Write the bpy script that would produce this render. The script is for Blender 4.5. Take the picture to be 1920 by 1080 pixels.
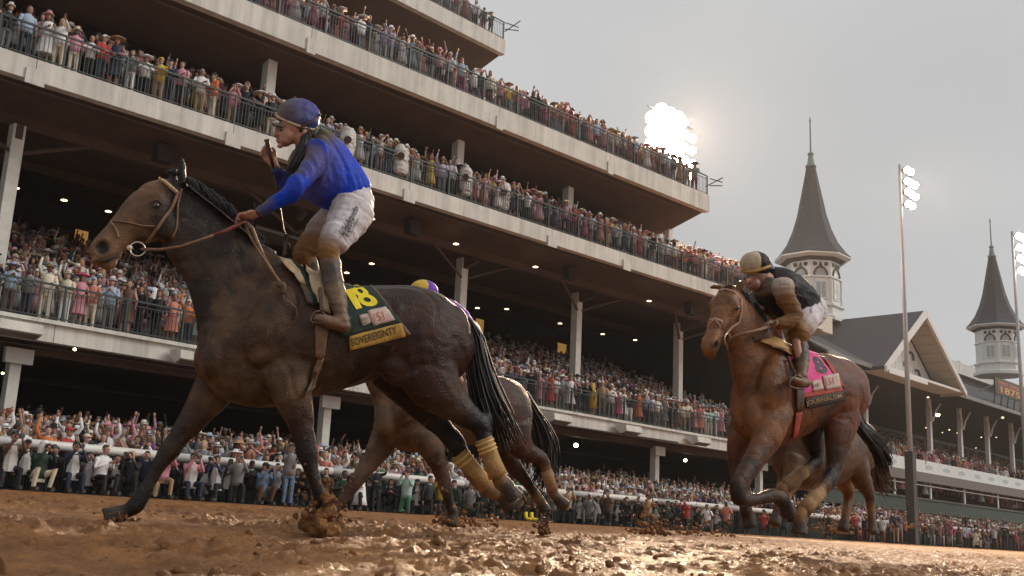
import bpy, bmesh, math, random
import numpy as np
from mathutils import Vector, Matrix, kdtree
from mathutils.bvhtree import BVHTree
random.seed(7); rng = np.random.default_rng(7)
for o in list(bpy.data.objects): bpy.data.objects.remove(o)
SC = bpy.context.scene
COL = SC.collection

# ------------------------------------------------------------------ camera
FP, CX, CY, CH = 2023.0, 960.0, 540.0, 0.25
Zc = Vector((410, 8840, -FP)).normalized()
Xc = Vector((1940, -553, -FP)); Xc = (Xc - Zc*Xc.dot(Zc)).normalized()
Yc = Zc.cross(Xc)
RM = Matrix((Xc, Yc, Zc))            # camera space -> world (X along the rail, Y to the stand, Z up)
CAM = Vector((0, 0, CH))
cd = bpy.data.cameras.new('camera'); cam = bpy.data.objects.new('camera', cd); COL.objects.link(cam)
cam.matrix_world = Matrix.Translation(CAM) @ RM.to_4x4()
cd.sensor_width = 36; cd.lens = 36*FP/1920; cd.clip_start = 0.05; cd.clip_end = 3000
SC.camera = cam
SC.render.resolution_x, SC.render.resolution_y = 1024, 576

# ------------------------------------------------------------------ sky, sun, exposure
SUN_EL, SUN_AZ = 36, -50     # overcast: weak broad sun from behind the camera, to the right
W = bpy.data.worlds.new('World'); SC.world = W; W.use_nodes = True
nt = W.node_tree; nt.nodes.clear(); N = nt.nodes.new; L = nt.links.new
out = N('ShaderNodeOutputWorld'); bg = N('ShaderNodeBackground'); bg.inputs[1].default_value = 0.1
sky = N('ShaderNodeTexSky'); sky.sky_type = 'NISHITA'; sky.sun_disc = False
sky.sun_elevation = math.radians(SUN_EL); sky.sun_rotation = math.radians(90-SUN_AZ)
sky.dust_density = 4; sky.air_density = 1.5
hsv = N('ShaderNodeHueSaturation'); hsv.inputs['Saturation'].default_value = 0.08
tc = N('ShaderNodeTexCoord'); mp = N('ShaderNodeMapping'); mp.inputs['Scale'].default_value = (1, 1, 2.2)
nz = N('ShaderNodeTexNoise'); nz.inputs['Scale'].default_value = 1.6; nz.inputs['Detail'].default_value = 5; nz.inputs['Roughness'].default_value = .45
cr = N('ShaderNodeValToRGB'); cr.color_ramp.elements[0].position = .32; cr.color_ramp.elements[1].position = .7
cr.color_ramp.elements[0].color = (6.2, 6.35, 6.5, 1); cr.color_ramp.elements[1].color = (8.2, 8.3, 8.4, 1)
mx = N('ShaderNodeMixRGB'); mx.inputs[0].default_value = .72
L(sky.outputs[0], hsv.inputs['Color']); L(tc.outputs['Generated'], mp.inputs[0]); L(mp.outputs[0], nz.inputs['Vector'])
L(nz.outputs[0], cr.inputs[0]); L(hsv.outputs[0], mx.inputs[1]); L(cr.outputs[0], mx.inputs[2])
L(mx.outputs[0], bg.inputs[0]); L(bg.outputs[0], out.inputs[0])
sl = bpy.data.lights.new('sun', 'SUN'); sl.energy = 1.25; sl.angle = math.radians(22); sl.color = (1, .92, .82)
so = bpy.data.objects.new('sun', sl); COL.objects.link(so)
sd = Vector((math.cos(math.radians(SUN_EL))*math.cos(math.radians(SUN_AZ)), math.cos(math.radians(SUN_EL))*math.sin(math.radians(SUN_AZ)), math.sin(math.radians(SUN_EL))))
so.rotation_euler = sd.to_track_quat('Z', 'Y').to_euler(); so.location = (0, -20, 60)
SC.view_settings.view_transform = 'Standard'; SC.view_settings.look = 'None'
SC.view_settings.exposure = -0.15; SC.view_settings.gamma = 1; SC.view_settings.use_curve_mapping = False

# ------------------------------------------------------------------ measuring helpers
def ray(px, py): return (RM @ Vector((px-CX, CY-py, -FP)))
def atY(px, py, y): r = ray(px, py); return CAM + r*(y/r.y)
def atZ(px, py, z): r = ray(px, py); return CAM + r*((z-CH)/r.z)
def atD(px, py, d): return CAM + ray(px, py)/FP*d
def proj(p):
    c = RM.transposed() @ (Vector(p)-CAM); return CX-FP*c.x/c.z, CY+FP*c.y/c.z, -c.z

# ------------------------------------------------------------------ objects
def tag(o, label=None, cat=None, group=None, kind=None):
    if label: o['label'] = label
    if cat: o['category'] = cat
    if group: o['group'] = group
    if kind: o['kind'] = kind
    return o
ORG = {}
def thing(name, label, cat, loc=(0, 0, 0), group=None, rotz=0):
    o = bpy.data.objects.new(name, None); COL.objects.link(o); o.location = loc; o.rotation_euler.z = rotz
    o.empty_display_size = .2; ORG[o.name] = Vector(loc)
    return tag(o, label, cat, group)
def org(o): return ORG.get(o.name, Vector((0, 0, 0))) if o else Vector((0, 0, 0))
class MB:
    def __init__(s): s.v = []; s.f = []; s.m = []; s.c = []
    def add(s, vs, fs, m=0, c=None):
        k = len(s.v); s.v += [tuple(q) for q in vs]; s.f += [tuple(i+k for i in f) for f in fs]; s.m += [m]*len(fs)
        s.c += [c or (.5, .5, .5)]*len(vs) if (c is None or not isinstance(c, list)) else c
        return s
    def box(s, a, b, m=0, M=None):
        (x0, y0, z0), (x1, y1, z1) = a, b
        vs = [Vector(q) for q in ((x0, y0, z0), (x1, y0, z0), (x1, y1, z0), (x0, y1, z0), (x0, y0, z1), (x1, y0, z1), (x1, y1, z1), (x0, y1, z1))]
        if M: vs = [M @ q for q in vs]
        return s.add(vs, [(3, 2, 1, 0), (4, 5, 6, 7), (0, 1, 5, 4), (1, 2, 6, 5), (2, 3, 7, 6), (3, 0, 4, 7)], m)
    def tube(s, pts, r, n=6, m=0, cap=True):
        pts = [Vector(p) for p in pts]; rs = r if isinstance(r, (list, tuple)) else [r]*len(pts)
        vs = []; fs = []; up = None
        for i, p in enumerate(pts):
            t = (pts[min(i+1, len(pts)-1)]-pts[max(i-1, 0)]).normalized()
            if up is None: up = Vector((0, 0, 1)) if abs(t.z) < .9 else Vector((1, 0, 0))
            a = t.cross(up)
            if a.length < 1e-5: a = t.orthogonal()
            a.normalize(); b = a.cross(t); up = b
            for k in range(n):
                an = 2*math.pi*k/n; vs.append(p+(a*math.cos(an)+b*math.sin(an))*rs[i])
        for i in range(len(pts)-1):
            for k in range(n):
                k2 = (k+1) % n; fs.append((i*n+k, i*n+k2, (i+1)*n+k2, (i+1)*n+k))
        if cap: fs.append(tuple(range(n))[::-1]); fs.append(tuple((len(pts)-1)*n+k for k in range(n)))
        return s.add(vs, fs, m)
    def prof(s, prof, c, n=24, m=0, ang0=0, flat=False):
        vs = []; fs = []
        for (r, z) in prof:
            for k in range(n):
                an = ang0+2*math.pi*k/n; vs.append((c[0]+r*math.cos(an), c[1]+r*math.sin(an), c[2]+z))
        for i in range(len(prof)-1):
            for k in range(n):
                k2 = (k+1) % n; fs.append((i*n+k, i*n+k2, (i+1)*n+k2, (i+1)*n+k))
        fs.append(tuple(range(n))[::-1]); fs.append(tuple((len(prof)-1)*n+k for k in range(n)))
        return s.add(vs, fs, m)
    def extr(s, poly, d, m=0):      # polygon of 3D points extruded by vector d
        poly = [Vector(p) for p in poly]; d = Vector(d); n = len(poly)
        return s.add(poly+[p+d for p in poly], [tuple(range(n))[::-1], tuple(range(n, 2*n))]+[(i, (i+1) % n, n+(i+1) % n, n+i) for i in range(n)], m)
    def build(s, name, mats, parent=None, smooth=False, colattr=False, kind=None, local=False):
        if not isinstance(mats, (list, tuple)): mats = [mats]
        o0 = Vector((0, 0, 0)) if local else org(parent)
        me = bpy.data.meshes.new(name)
        me.from_pydata([(v[0]-o0.x, v[1]-o0.y, v[2]-o0.z) for v in s.v], [], s.f)
        for q in mats: me.materials.append(q)
        if len(mats) > 1: me.polygons.foreach_set('material_index', s.m)
        if smooth: me.polygons.foreach_set('use_smooth', [True]*len(me.polygons))
        if colattr:
            a = me.color_attributes.new('col', 'FLOAT_COLOR', 'POINT')
            a.data.foreach_set('color', np.array([(c[0], c[1], c[2], 1) for c in s.c], 'f').ravel())
        o = bpy.data.objects.new(name, me); COL.objects.link(o)
        if parent: o.parent = parent; ORG[o.name] = o0
        if kind: o['kind'] = kind
        return o

# ------------------------------------------------------------------ materials
MATS = {}
def mat(name, col=(.5, .5, .5), rough=.6, metal=0, var=.15, vs=8, bump=0, bs=40, attr=None, objcol=False, emit=0, spec=.5, roughvar=0, coat=0, trans=0, streak=0, bands=0):
    if name in MATS: return MATS[name]
    m = bpy.data.materials.new(name); m.use_nodes = True; MATS[name] = m
    n = m.node_tree; N = n.nodes.new; L = n.links.new
    b = n.nodes['Principled BSDF']; b.inputs['Roughness'].default_value = rough; b.inputs['Metallic'].default_value = metal
    b.inputs['Specular IOR Level'].default_value = spec; b.inputs['Coat Weight'].default_value = coat
    tc = N('ShaderNodeTexCoord')
    if attr: c = N('ShaderNodeAttribute'); c.attribute_name = attr; cs = c.outputs['Color']
    elif objcol: c = N('ShaderNodeObjectInfo'); cs = c.outputs['Color']
    else: c = N('ShaderNodeRGB'); c.outputs[0].default_value = (*col, 1); cs = c.outputs[0]
    if var:
        nz = N('ShaderNodeTexNoise'); nz.inputs['Scale'].default_value = vs; nz.inputs['Detail'].default_value = 6; nz.inputs['Roughness'].default_value = .65
        L(tc.outputs['Object'], nz.inputs['Vector'])
        mr = N('ShaderNodeMapRange'); mr.inputs['From Min'].default_value = .3; mr.inputs['From Max'].default_value = .7
        mr.inputs['To Min'].default_value = 1-var; mr.inputs['To Max'].default_value = 1+var
        L(nz.outputs[0], mr.inputs[0])
        mu = N('ShaderNodeVectorMath'); mu.operation = 'SCALE'; L(cs, mu.inputs[0]); L(mr.outputs[0], mu.inputs['Scale']); cs = mu.outputs[0]
        if roughvar:
            r2 = N('ShaderNodeMapRange'); r2.inputs['From Min'].default_value = .35; r2.inputs['From Max'].default_value = .65
            r2.inputs['To Min'].default_value = rough-roughvar; r2.inputs['To Max'].default_value = rough+roughvar
            L(nz.outputs[0], r2.inputs[0]); L(r2.outputs[0], b.inputs['Roughness'])
    if streak or bands:      # rain streaks running down a surface / courses of slates
        mp = N('ShaderNodeMapping'); L(tc.outputs['Object'], mp.inputs[0]); mp.inputs['Scale'].default_value = (2.2, 2.2, .12) if streak else (3, 3, bands)
        n5 = N('ShaderNodeTexNoise'); n5.inputs['Scale'].default_value = 1; n5.inputs['Detail'].default_value = 8; n5.inputs['Roughness'].default_value = .7; L(mp.outputs[0], n5.inputs['Vector'])
        m5 = N('ShaderNodeMapRange'); m5.inputs['From Min'].default_value = .35; m5.inputs['From Max'].default_value = .6; m5.inputs['To Min'].default_value = 1-(streak or .3); m5.inputs['To Max'].default_value = 1
        L(n5.outputs[0], m5.inputs[0]); u5 = N('ShaderNodeVectorMath'); u5.operation = 'SCALE'; L(cs, u5.inputs[0]); L(m5.outputs[0], u5.inputs['Scale']); cs = u5.outputs[0]
    L(cs, b.inputs['Base Color'])
    b.inputs['Coat Roughness'].default_value = .25
    if emit: L(cs, b.inputs['Emission Color']); b.inputs['Emission Strength'].default_value = emit
    if trans: b.inputs['Transmission Weight'].default_value = trans
    if bump:
        n2 = N('ShaderNodeTexNoise'); n2.inputs['Scale'].default_value = bs; n2.inputs['Detail'].default_value = 6
        L(tc.outputs['Object'], n2.inputs['Vector'])
        bp = N('ShaderNodeBump'); bp.inputs['Strength'].default_value = bump; bp.inputs['Distance'].default_value = .02
        L(n2.outputs[0], bp.inputs['Height']); L(bp.outputs[0], b.inputs['Normal'])
    return m

# value noise on arrays
_T = rng.random((256, 256))
def vnoise(x, y):
    xi = np.floor(x).astype(int); yi = np.floor(y).astype(int); fx = x-xi; fy = y-yi
    fx = fx*fx*(3-2*fx); fy = fy*fy*(3-2*fy)
    a = _T[xi & 255, yi & 255]; b = _T[(xi+1) & 255, yi & 255]; c = _T[xi & 255, (yi+1) & 255]; d = _T[(xi+1) & 255, (yi+1) & 255]
    return (a*(1-fx)+b*fx)*(1-fy)+(c*(1-fx)+d*fx)*fy
def fbm(x, y, o=5, g=.5):
    s = 0; a = 1; t = 0
    for i in range(o):
        s = s+a*vnoise(x*2**i+17*i, y*2**i+31*i); t += a; a *= g
    return s/t
# ================================================================== GROUND
GY = [-8, 0, 3, 5, 9, 15, 27, 27.6, 60, 400]; GZ = [-.25, -.03, .09, .185, .30, .45, .74, .78, .9, .9]
def gz(y): return float(np.interp(y, GY, GZ))
def mud_relief(x, y):
    lump = fbm(x*2.2, y*3.0, 6, .62)
    clod = np.clip(fbm(x*9+5, y*9+9, 4, .6)-.5, 0, 1)
    fine = fbm(x*40, y*40, 3, .6)-.5
    wet = np.clip((fbm(x*.9+40, y*1.6+3, 3)-.45)*6, 0, 1)        # smooth wet slicks between the churned patches
    rid = 1-np.abs(fbm(x*6+2, y*8+7, 6, .72)*2-1)
    h = (lump-.5)*.075+clod*.15*(.1+.9*wet)+(rid-.75)*.035*(.25+.75*wet)+fine*.024*(.45+.55*wet)
    return h*np.clip((28-y)/4, 0, 1)
m = bpy.data.materials.new('wet_mud'); m.use_nodes = True; MATS['wet_mud'] = m
n = m.node_tree; N = n.nodes.new; L = n.links.new; b = n.nodes['Principled BSDF']
tc = N('ShaderNodeTexCoord')
n1 = N('ShaderNodeTexNoise'); n1.inputs['Scale'].default_value = 1.7; n1.inputs['Detail'].default_value = 8; n1.inputs['Roughness'].default_value = .7
n2 = N('ShaderNodeTexNoise'); n2.inputs['Scale'].default_value = 14; n2.inputs['Detail'].default_value = 6; n2.inputs['Roughness'].default_value = .7
r1 = N('ShaderNodeValToRGB'); e = r1.color_ramp.elements; e[0].position = .3; e[0].color = (.24, .095, .03, 1); e[1].position = .72; e[1].color = (.62, .285, .09, 1)
r2 = N('ShaderNodeMapRange'); r2.inputs['From Min'].default_value = .4; r2.inputs['From Max'].default_value = .62; r2.inputs['To Min'].default_value = .27; r2.inputs['To Max'].default_value = .75
mm = N('ShaderNodeMixRGB'); mm.blend_type = 'MULTIPLY'; mm.inputs[0].default_value = .6
r3 = N('ShaderNodeValToRGB'); e = r3.color_ramp.elements; e[0].position = .3; e[0].color = (.3, .27, .24, 1); e[1].position = .62; e[1].color = (1, 1, 1, 1)
for q in (n1, n2): L(tc.outputs['Object'], q.inputs['Vector'])
L(n1.outputs[0], r1.inputs[0]); L(n2.outputs[0], r3.inputs[0]); L(r1.outputs[0], mm.inputs[1]); L(r3.outputs[0], mm.inputs[2]); L(mm.outputs[0], b.inputs['Base Color'])
n4 = N('ShaderNodeTexNoise'); n4.inputs['Scale'].default_value = 5; n4.inputs['Detail'].default_value = 9; n4.inputs['Roughness'].default_value = .8; L(tc.outputs['Object'], n4.inputs['Vector']); L(n4.outputs[0], r2.inputs[0]); L(r2.outputs[0], b.inputs['Roughness']); b.inputs['Specular IOR Level'].default_value = .38
n3 = N('ShaderNodeTexNoise'); n3.inputs['Scale'].default_value = 48; n3.inputs['Detail'].default_value = 10; n3.inputs['Roughness'].default_value = .75
bp = N('ShaderNodeBump'); bp.inputs['Strength'].default_value = 1; bp.inputs['Distance'].default_value = .045
L(tc.outputs['Object'], n3.inputs['Vector']); L(n3.outputs[0], bp.inputs['Height']); L(bp.outputs[0], b.inputs['Normal'])
def grid_mesh(name, xs, ys, hf, mat_, kind):
    X, Y = np.meshgrid(xs, ys, indexing='ij'); H = hf(X, Y); nx, ny = X.shape
    me = bpy.data.meshes.new(name); me.vertices.add(nx*ny)
    me.vertices.foreach_set('co', np.stack([X, Y, H], -1).astype('f').ravel())
    i = np.arange(nx*ny).reshape(nx, ny); q = np.stack([i[:-1, :-1], i[1:, :-1], i[1:, 1:], i[:-1, 1:]], -1).reshape(-1)
    me.loops.add(len(q)); me.loops.foreach_set('vertex_index', q.astype('i')); me.polygons.add(len(q)//4)
    me.polygons.foreach_set('loop_start', np.arange(0, len(q), 4, dtype='i')); me.polygons.foreach_set('use_smooth', [True]*(len(q)//4))
    me.update(); me.validate(); me.materials.append(mat_)
    o = bpy.data.objects.new(name, me); COL.objects.link(o); return tag(o, kind=kind)
def stretch(a, b, d0, g, dmax=1e9):
    r = [a]; d = d0
    while r[-1] < b: r.append(r[-1]+d); d = min(d*g, dmax)
    return np.array(r)
xs = np.concatenate([np.arange(-2, 0, .06), np.arange(0, 9, .022), stretch(9, 190, .023, 1.02, 2.2)])
ys = np.concatenate([np.array([-8, -4, -1]), np.arange(0, 2, .1), np.arange(2, 6.5, .018), stretch(6.5, 27.6, .02, 1.02, .35)])
trk = grid_mesh('muddy_track', xs, ys, lambda X, Y: np.interp(Y, GY, GZ)+mud_relief(X, Y), MATS['wet_mud'], 'structure')
trk['label'] = 'wet brown churned dirt racetrack with puddled slicks'
GRD = mat('trampled_ground', (.07, .05, .035), .7, var=.3, bump=.4)
xs = stretch(-40, 400, 2, 1.02, 8); ys = np.array([27.55, 28, 30, 40, 60, 120, 400])
grid_mesh('apron_ground', xs, ys, lambda X, Y: np.interp(Y, GY, GZ)+.004+np.clip(Y-29, 0, 14)*.035, GRD, 'structure')
def agz(y): return gz(y)+.004+min(max(y-29, 0), 14)*.035
grid_mesh('far_ground', np.array([-600, 0, 700.]), np.array([-700, -300, -8.]), lambda X, Y: X*0-.26, GRD, 'structure')
# clods thrown about and lying on the track
def lump_mesh(mb, p, r, seed=0):
    r_ = random.Random(seed); bm = bmesh.new(); bmesh.ops.create_icosphere(bm, subdivisions=1 if r < .012 else 2, radius=1)
    off = Vector((r_.random()*99, r_.random()*99, 0)); sx, sy, sz = (r*(.7+.7*r_.random()) for _ in range(3))
    vs = []
    for v in bm.verts:
        k = .35+1.2*float(fbm(np.array(v.co.x*1.8+off.x+v.co.z), np.array(v.co.y*1.8+off.y-v.co.z*1.3), 3, .7))
        vs.append((p[0]+v.co.x*k*sx, p[1]+v.co.y*k*sy, p[2]+v.co.z*k*sz))
    mb.add(vs, [tuple(q.index for q in f.verts) for f in bm.faces]); bm.free()
mb = MB()
for i in range(700):
    y = 2.6+random.random()**2*16; x = y*(.35+random.random()*1.5)
    r = (.004+.02*random.random()**3); z = gz(y)+float(mud_relief(np.array(x), np.array(y)))
    lump_mesh(mb, (x, y, z+r*.2), r, i)
mb.build('mud_clods', MATS['wet_mud'], smooth=True, kind='stuff')
def splash(name, label, px, py, y, n, spread, up, seed, big=.02):
    c = atY(px, py, y); mb = MB(); r_ = random.Random(seed)
    for i in range(n):
        a = r_.gauss(0, 1); hgt = abs(r_.gauss(0, 1))**1.3*up
        p = (c.x+a*spread*(.5+hgt), c.y+r_.gauss(0, .5)*spread, c.z+hgt)
        lump_mesh(mb, p, big*(.25+r_.random()**3*1.6)/(1+hgt*2.5), seed*999+i)
    o = mb.build(name, MATS['wet_mud'], smooth=True); tag(o, label, 'mud', kind='stuff')
    return o

# ================================================================== GRANDSTAND
WH = mat('white_concrete', (.68, .65, .585), .7, var=.10, vs=1.3, bump=.25, bs=12, streak=.32)
CW = mat('white_column_paint', (.62, .6, .54), .6, var=.12, vs=3)
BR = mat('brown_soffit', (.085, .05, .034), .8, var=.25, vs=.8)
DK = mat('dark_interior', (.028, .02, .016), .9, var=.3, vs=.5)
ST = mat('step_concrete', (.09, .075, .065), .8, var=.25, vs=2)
GR = mat('green_black_metal', (.018, .03, .026), .45, var=.2)
LAMP = mat('warm_lamp', (1, .72, .42), .5, var=0, emit=4)
LAMP2 = mat('yellow_lamp', (1, .9, .45), .5, var=0, emit=20)
ORG_P = mat('lit_orange_panel', (.8, .42, .12), .5, var=.15, emit=.35)
def yf(x): return 32.3-.042*(x-11)
stand = thing('grandstand', 'tall modern grandstand with three white banded decks packed with spectators', 'building', (30, 36, .8))
XJ = [-22, -12, -2, 8.2, 11.9, 24.0, 33.6, 43.5, 53.2, 62.0]
# fascia joints seen in the photograph (decks two and three), panels between joints
def fascia(y_of, xj, z0, z1, y_th=.35):
    for a, b in zip(xj[:-1], xj[1:]):
        mb = MB(); e = .012
        pts = [(a+e, y_of(a)), (b-e, y_of(b))]
        mb.extr([(pts[0][0], pts[0][1], z0), (pts[1][0], pts[1][1], z0), (pts[1][0], pts[1][1]+y_th, z0), (pts[0][0], pts[0][1]+y_th, z0)], (0, 0, z1-z0))
        mb.build('fascia_panel', WH, stand)
j2 = [-30, -18, -6, 6.2]+[atY(x, y, 32).x*k for x, y, k in ((75, 120, 1.0), (440, 235, .998), (776, 350, .98), (1040, 440, .972), (1180, 487, .965))]
j3 = [-30, -18, -6, 6, 14.0]+[atY(x, y, 32).x*k for x, y, k in ((580, 65, 1), (937, 210, .982), (1144, 300, .972))]
E2, E3 = atY(1547, 605, 30.2).x, 47.75
fascia(yf, j2+[53.5, E2], 13.2, 13.9); fascia(yf, j3+[E3], 17.72, 18.66)
fascia(lambda x: 40.0, [-30, -15, 0, 12, 24, 33, 40.8], 26.95, 27.85)
fascia(lambda x: 32.0, [-30, -15, 2, 13.9, 18.6, 25.4, 36.2, 47, 58.5], 5.25, 5.78)
for x in [q for q in j2[4:]]:
    mb = MB(); mb.box((x-.3, yf(x)-.06, 13.05), (x+.3, yf(x)-.003, 13.55)); mb.build('drain_box', WH, stand)
for x in [q for q in j3[5:]]:
    mb = MB(); mb.box((x-.2, yf(x)-.06, 17.6), (x+.2, yf(x)-.003, 18.2)); mb.build('drain_box', WH, stand)
mb = MB(); mb.box((-30, 31.86, 5.783), (58.5, 32.4, 5.9)); mb.build('cornice', WH, stand)
def slab(name, xa, xb, yo, prof, mt):       # prof: (dy, z) polygon swept along the deck edge
    mb = MB(); n_ = max(2, int((xb-xa)/6)); vs = []; k = len(prof)
    for i in range(n_+1):
        x = xa+(xb-xa)*i/n_; vs += [(x, yo(x)+dy, z) for dy, z in prof]
    fs = [(i*k+j, (i+1)*k+j, (i+1)*k+(j+1) % k, i*k+(j+1) % k) for i in range(n_) for j in range(k)]
    fs += [tuple(range(k)), tuple(n_*k+j for j in range(k))[::-1]]
    return mb.add(vs, fs).build(name, mt, stand)
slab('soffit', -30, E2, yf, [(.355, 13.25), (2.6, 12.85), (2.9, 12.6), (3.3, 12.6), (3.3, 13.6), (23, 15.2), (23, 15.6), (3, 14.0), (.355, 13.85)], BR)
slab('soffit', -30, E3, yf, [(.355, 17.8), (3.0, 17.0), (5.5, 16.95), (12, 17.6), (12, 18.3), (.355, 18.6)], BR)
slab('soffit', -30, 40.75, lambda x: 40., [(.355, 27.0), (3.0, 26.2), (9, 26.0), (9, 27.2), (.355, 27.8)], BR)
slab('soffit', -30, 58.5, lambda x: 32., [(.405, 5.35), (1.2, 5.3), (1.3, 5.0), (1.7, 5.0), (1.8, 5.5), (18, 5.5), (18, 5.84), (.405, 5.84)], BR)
def wall(x0, x1, y, z0, z1, mt=DK, name='back_wall'):
    MB().box((x0, y, z0), (x1, y+.3, z1)).build(name, mt, stand)
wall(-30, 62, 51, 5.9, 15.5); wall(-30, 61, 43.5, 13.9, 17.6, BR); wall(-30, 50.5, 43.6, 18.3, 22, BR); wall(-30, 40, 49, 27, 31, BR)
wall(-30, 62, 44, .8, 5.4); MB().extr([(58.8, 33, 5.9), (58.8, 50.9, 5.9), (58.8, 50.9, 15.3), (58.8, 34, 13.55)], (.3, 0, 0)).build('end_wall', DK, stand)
mb = MB()                                   # raked seating steps behind the lower balcony
for r in range(19): mb.box((-30, 33.8+r*.85, 5.9), (58.5, 34.65+r*.85, 6.1+r*.3))
mb.build('seating_steps', ST, stand)
def column(px0, py0, px1, py1, y, w=.42, z0=None, z1=None):
    a = atY(px0, py0, y); b = atY(px1, py1, y); x = (a.x+b.x)/2
    z0 = b.z if z0 is None else z0; z1 = a.z if z1 is None else z1
    mb = MB(); w *= .8; mb.box((x-w/2, y, z0), (x+w/2, y+.4, z1))
    mb.build('column', CW, stand); return x
cols = []
for a in ((35, 250, 25, 330), (875, 455, 869, 560), (1088, 530, 1084, 700), (1278, 580, 1276, 735)): cols.append(column(*a, 34.8, w=.5, z0=5.9, z1=12.598))
for x in (2.5, 24.2, 62): cols.append(x)
for a in ((513, 90, 509, 170), (867, 235, 864, 295), (1073, 320, 1070, 365), (1259, 390, 1258, 440)):
    x = column(*a, 33.25, w=.5, z0=13.95, z1=17.5)
for x in cols:                              # raking arms from the columns out to the deck edge
    MB().extr([(x-.12, 34.79, 12.1), (x-.12, 34.79, 12.59), (x-.12, yf(x)+2.95, 12.598), (x-.12, yf(x)+2.6, 12.3)], (.24, 0, 0)).build('bracket_beam', BR, stand)
    for s in (-1, 1): MB().tube([(x, 34.9, 11.6), (x+s*2.6, yf(x)+2.9, 12.7)], .07, 4).build('brace', BR, stand)
for a in ((36, 640, 22, 740), (616, 752, 611, 817), (1235, 842, 1230, 892), (1428, 865, 1427, 905)):
    q = atY(*a[:2], 33.2); x = (q.x+atY(*a[2:], 33.2).x)/2
    c = MB(); c.box((x-.17, 33.2, .8), (x+.17, 33.55, 5.0)); c.build('column', CW, stand)
    MB().box((x-.42, 33.0, 4.62), (x+.42, 33.195, 5.08)).build('column_head', CW, stand)
# floodlight boxes on the balcony edge
for px, py in ((30, 612), (1043, 782), (1176, 803), (1308, 824), (358, 668)):
    p = atY(px, py, 31.6); w = .62
    h = MB().extr([(p.x-w, 31.85, p.z+.16), (p.x-w, 31.2, p.z+.1), (p.x-w, 31.15, p.z-.18), (p.x-w, 31.5, p.z-.3), (p.x-w, 31.85, p.z-.05)], (2*w, 0, 0)).build('fascia_light', WH, stand)
    MB().extr([(p.x-w+.08, 31.17, p.z-.2), (p.x-w+.08, 31.47, p.z-.305), (p.x-w+.08, 31.45, p.z-.33), (p.x-w+.08, 31.15, p.z-.22)], (2*w-.16, 0, 0)).build('lens', mat('smoked_lens', (.16, .14, .11), .3), h)
# small lamps under the decks
for px, py in ((30, 353), (120, 376), (203, 397), (855, 458), (1004, 501), (1050, 607), (1130, 627), (1191, 638), (1217, 565), (1297, 685), (697, 411), (697, 495), (650, 512), (895, 578), (950, 580), (1312, 768)):
    p = atZ(px, py, 12.4 if py < 550 else 12.3)
    if p.y > 50: p = atY(px, py, 49)
    MB().prof([(.05, .05), (.13, .02), (.13, 0)], p, 10).build('ceiling_lamp', LAMP, stand)
for px, py, r in ((1080, 835, .11), (1285, 863, .09), (461, 753, .06), (140, 655, .04), (5, 700, .04)):
    p = atZ(px, py, 4.7)
    if p.y > 43: p = atY(px, py, 42)
    MB().prof([(r*.4, -r*.9), (r, -r*.4), (r, r*.4), (r*.4, r*.9)], p, 10).build('globe_lamp', LAMP2, stand)
for px, py, w, h in ((151, 451, .32, .5), (899, 611, .35, .45), (1060, 655, .9, .35), (1150, 662, .7, .3)):
    p = atY(px, py, 50); MB().box((p.x-w, 49.95, p.z-h), (p.x+w, 50, p.z+h)).build('lit_screen', ORG_P, stand)
# loudspeakers and conduits hung under the decks
for x in (8.5, 17.5, 28.8, 38.6, 48.4):
    y = yf(x)+1.6; s_ = MB().box((x-.3, y-.2, 12.35), (x+.3, y+.2, 12.98)).build('loudspeaker', DK, stand); MB().tube([(x, y, 12.98), (x, y, 13.1)], .03, 4).build('hanger', GR, s_)
for zz, dy in ((13.12, .5), (17.6, .55), (5.2, .6)):
    MB().tube([(6, yf(6)+dy, zz), (25, yf(25)+dy, zz-.03), (46, yf(46)+dy, zz)], .035, 4).build('conduit', ST, stand)
# rails along the decks
def railing(label, x0, x1, yo, z, h=1.07, post=2.0, rows=2, group='green metal railings of the grandstand'):
    t = thing('railing', label, 'railing', (x0, yo(x0), z), group)
    def seg(zz, r, nm):
        mb = MB(); k = max(2, int((x1-x0)/5))
        for i in range(k):
            a = x0+(x1-x0)*i/k; b_ = x0+(x1-x0)*(i+1)/k
            mb.extr([(a, yo(a)-r, zz), (b_, yo(b_)-r, zz), (b_, yo(b_)+r, zz), (a, yo(a)+r, zz)], (0, 0, 2*r))
        mb.build(nm, GR, t)
    seg(z+h, .03, 'handrail'); seg(z+h-.14, .015, 'mid_rail'); seg(z+.08, .018, 'bottom_rail')
    n_ = int((x1-x0)/post); me = None
    for i in range(n_+1):
        x = x0+(x1-x0)*i/n_
        if me is None:
            o = MB().box((-.03, -.03, 0), (.03, .03, h+.02)).build('post', GR, t, local=True); me = o.data
        else: o = bpy.data.objects.new('post', me); COL.objects.link(o); o.parent = t
        o.location = (x-x0, yo(x)-yo(x0)-.035, 0)
    mb = MB(); x = x0+.1
    while x < x1: mb.box((x-.009, yo(x)-.009, z+.117), (x+.009, yo(x)+.009, z+h-.141)); x += .13
    mb.build('balusters', GR, t, kind='stuff')
    return t
railing('dark green baluster railing along the lower balcony edge', -2, 58.3, lambda x: 32.05, 5.9)
railing('dark green railing along the second deck, below the middle crowd', 3, E2-.1, lambda x: yf(x)+.1, 13.9)
railing('railing along the third deck, running to the pale lamp glare', 8, E3-.15, lambda x: yf(x)+.1, 18.66)
railing('short railing on the topmost deck at the top of the photo', 15, 40.65, lambda x: 40.1, 27.85)
t = thing('deck_end_grille', 'small dark floodlight rack jutting off the end of the top deck', 'rack', (40.9, 40, 28.6), 'racks jutting from the deck ends')
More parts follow.
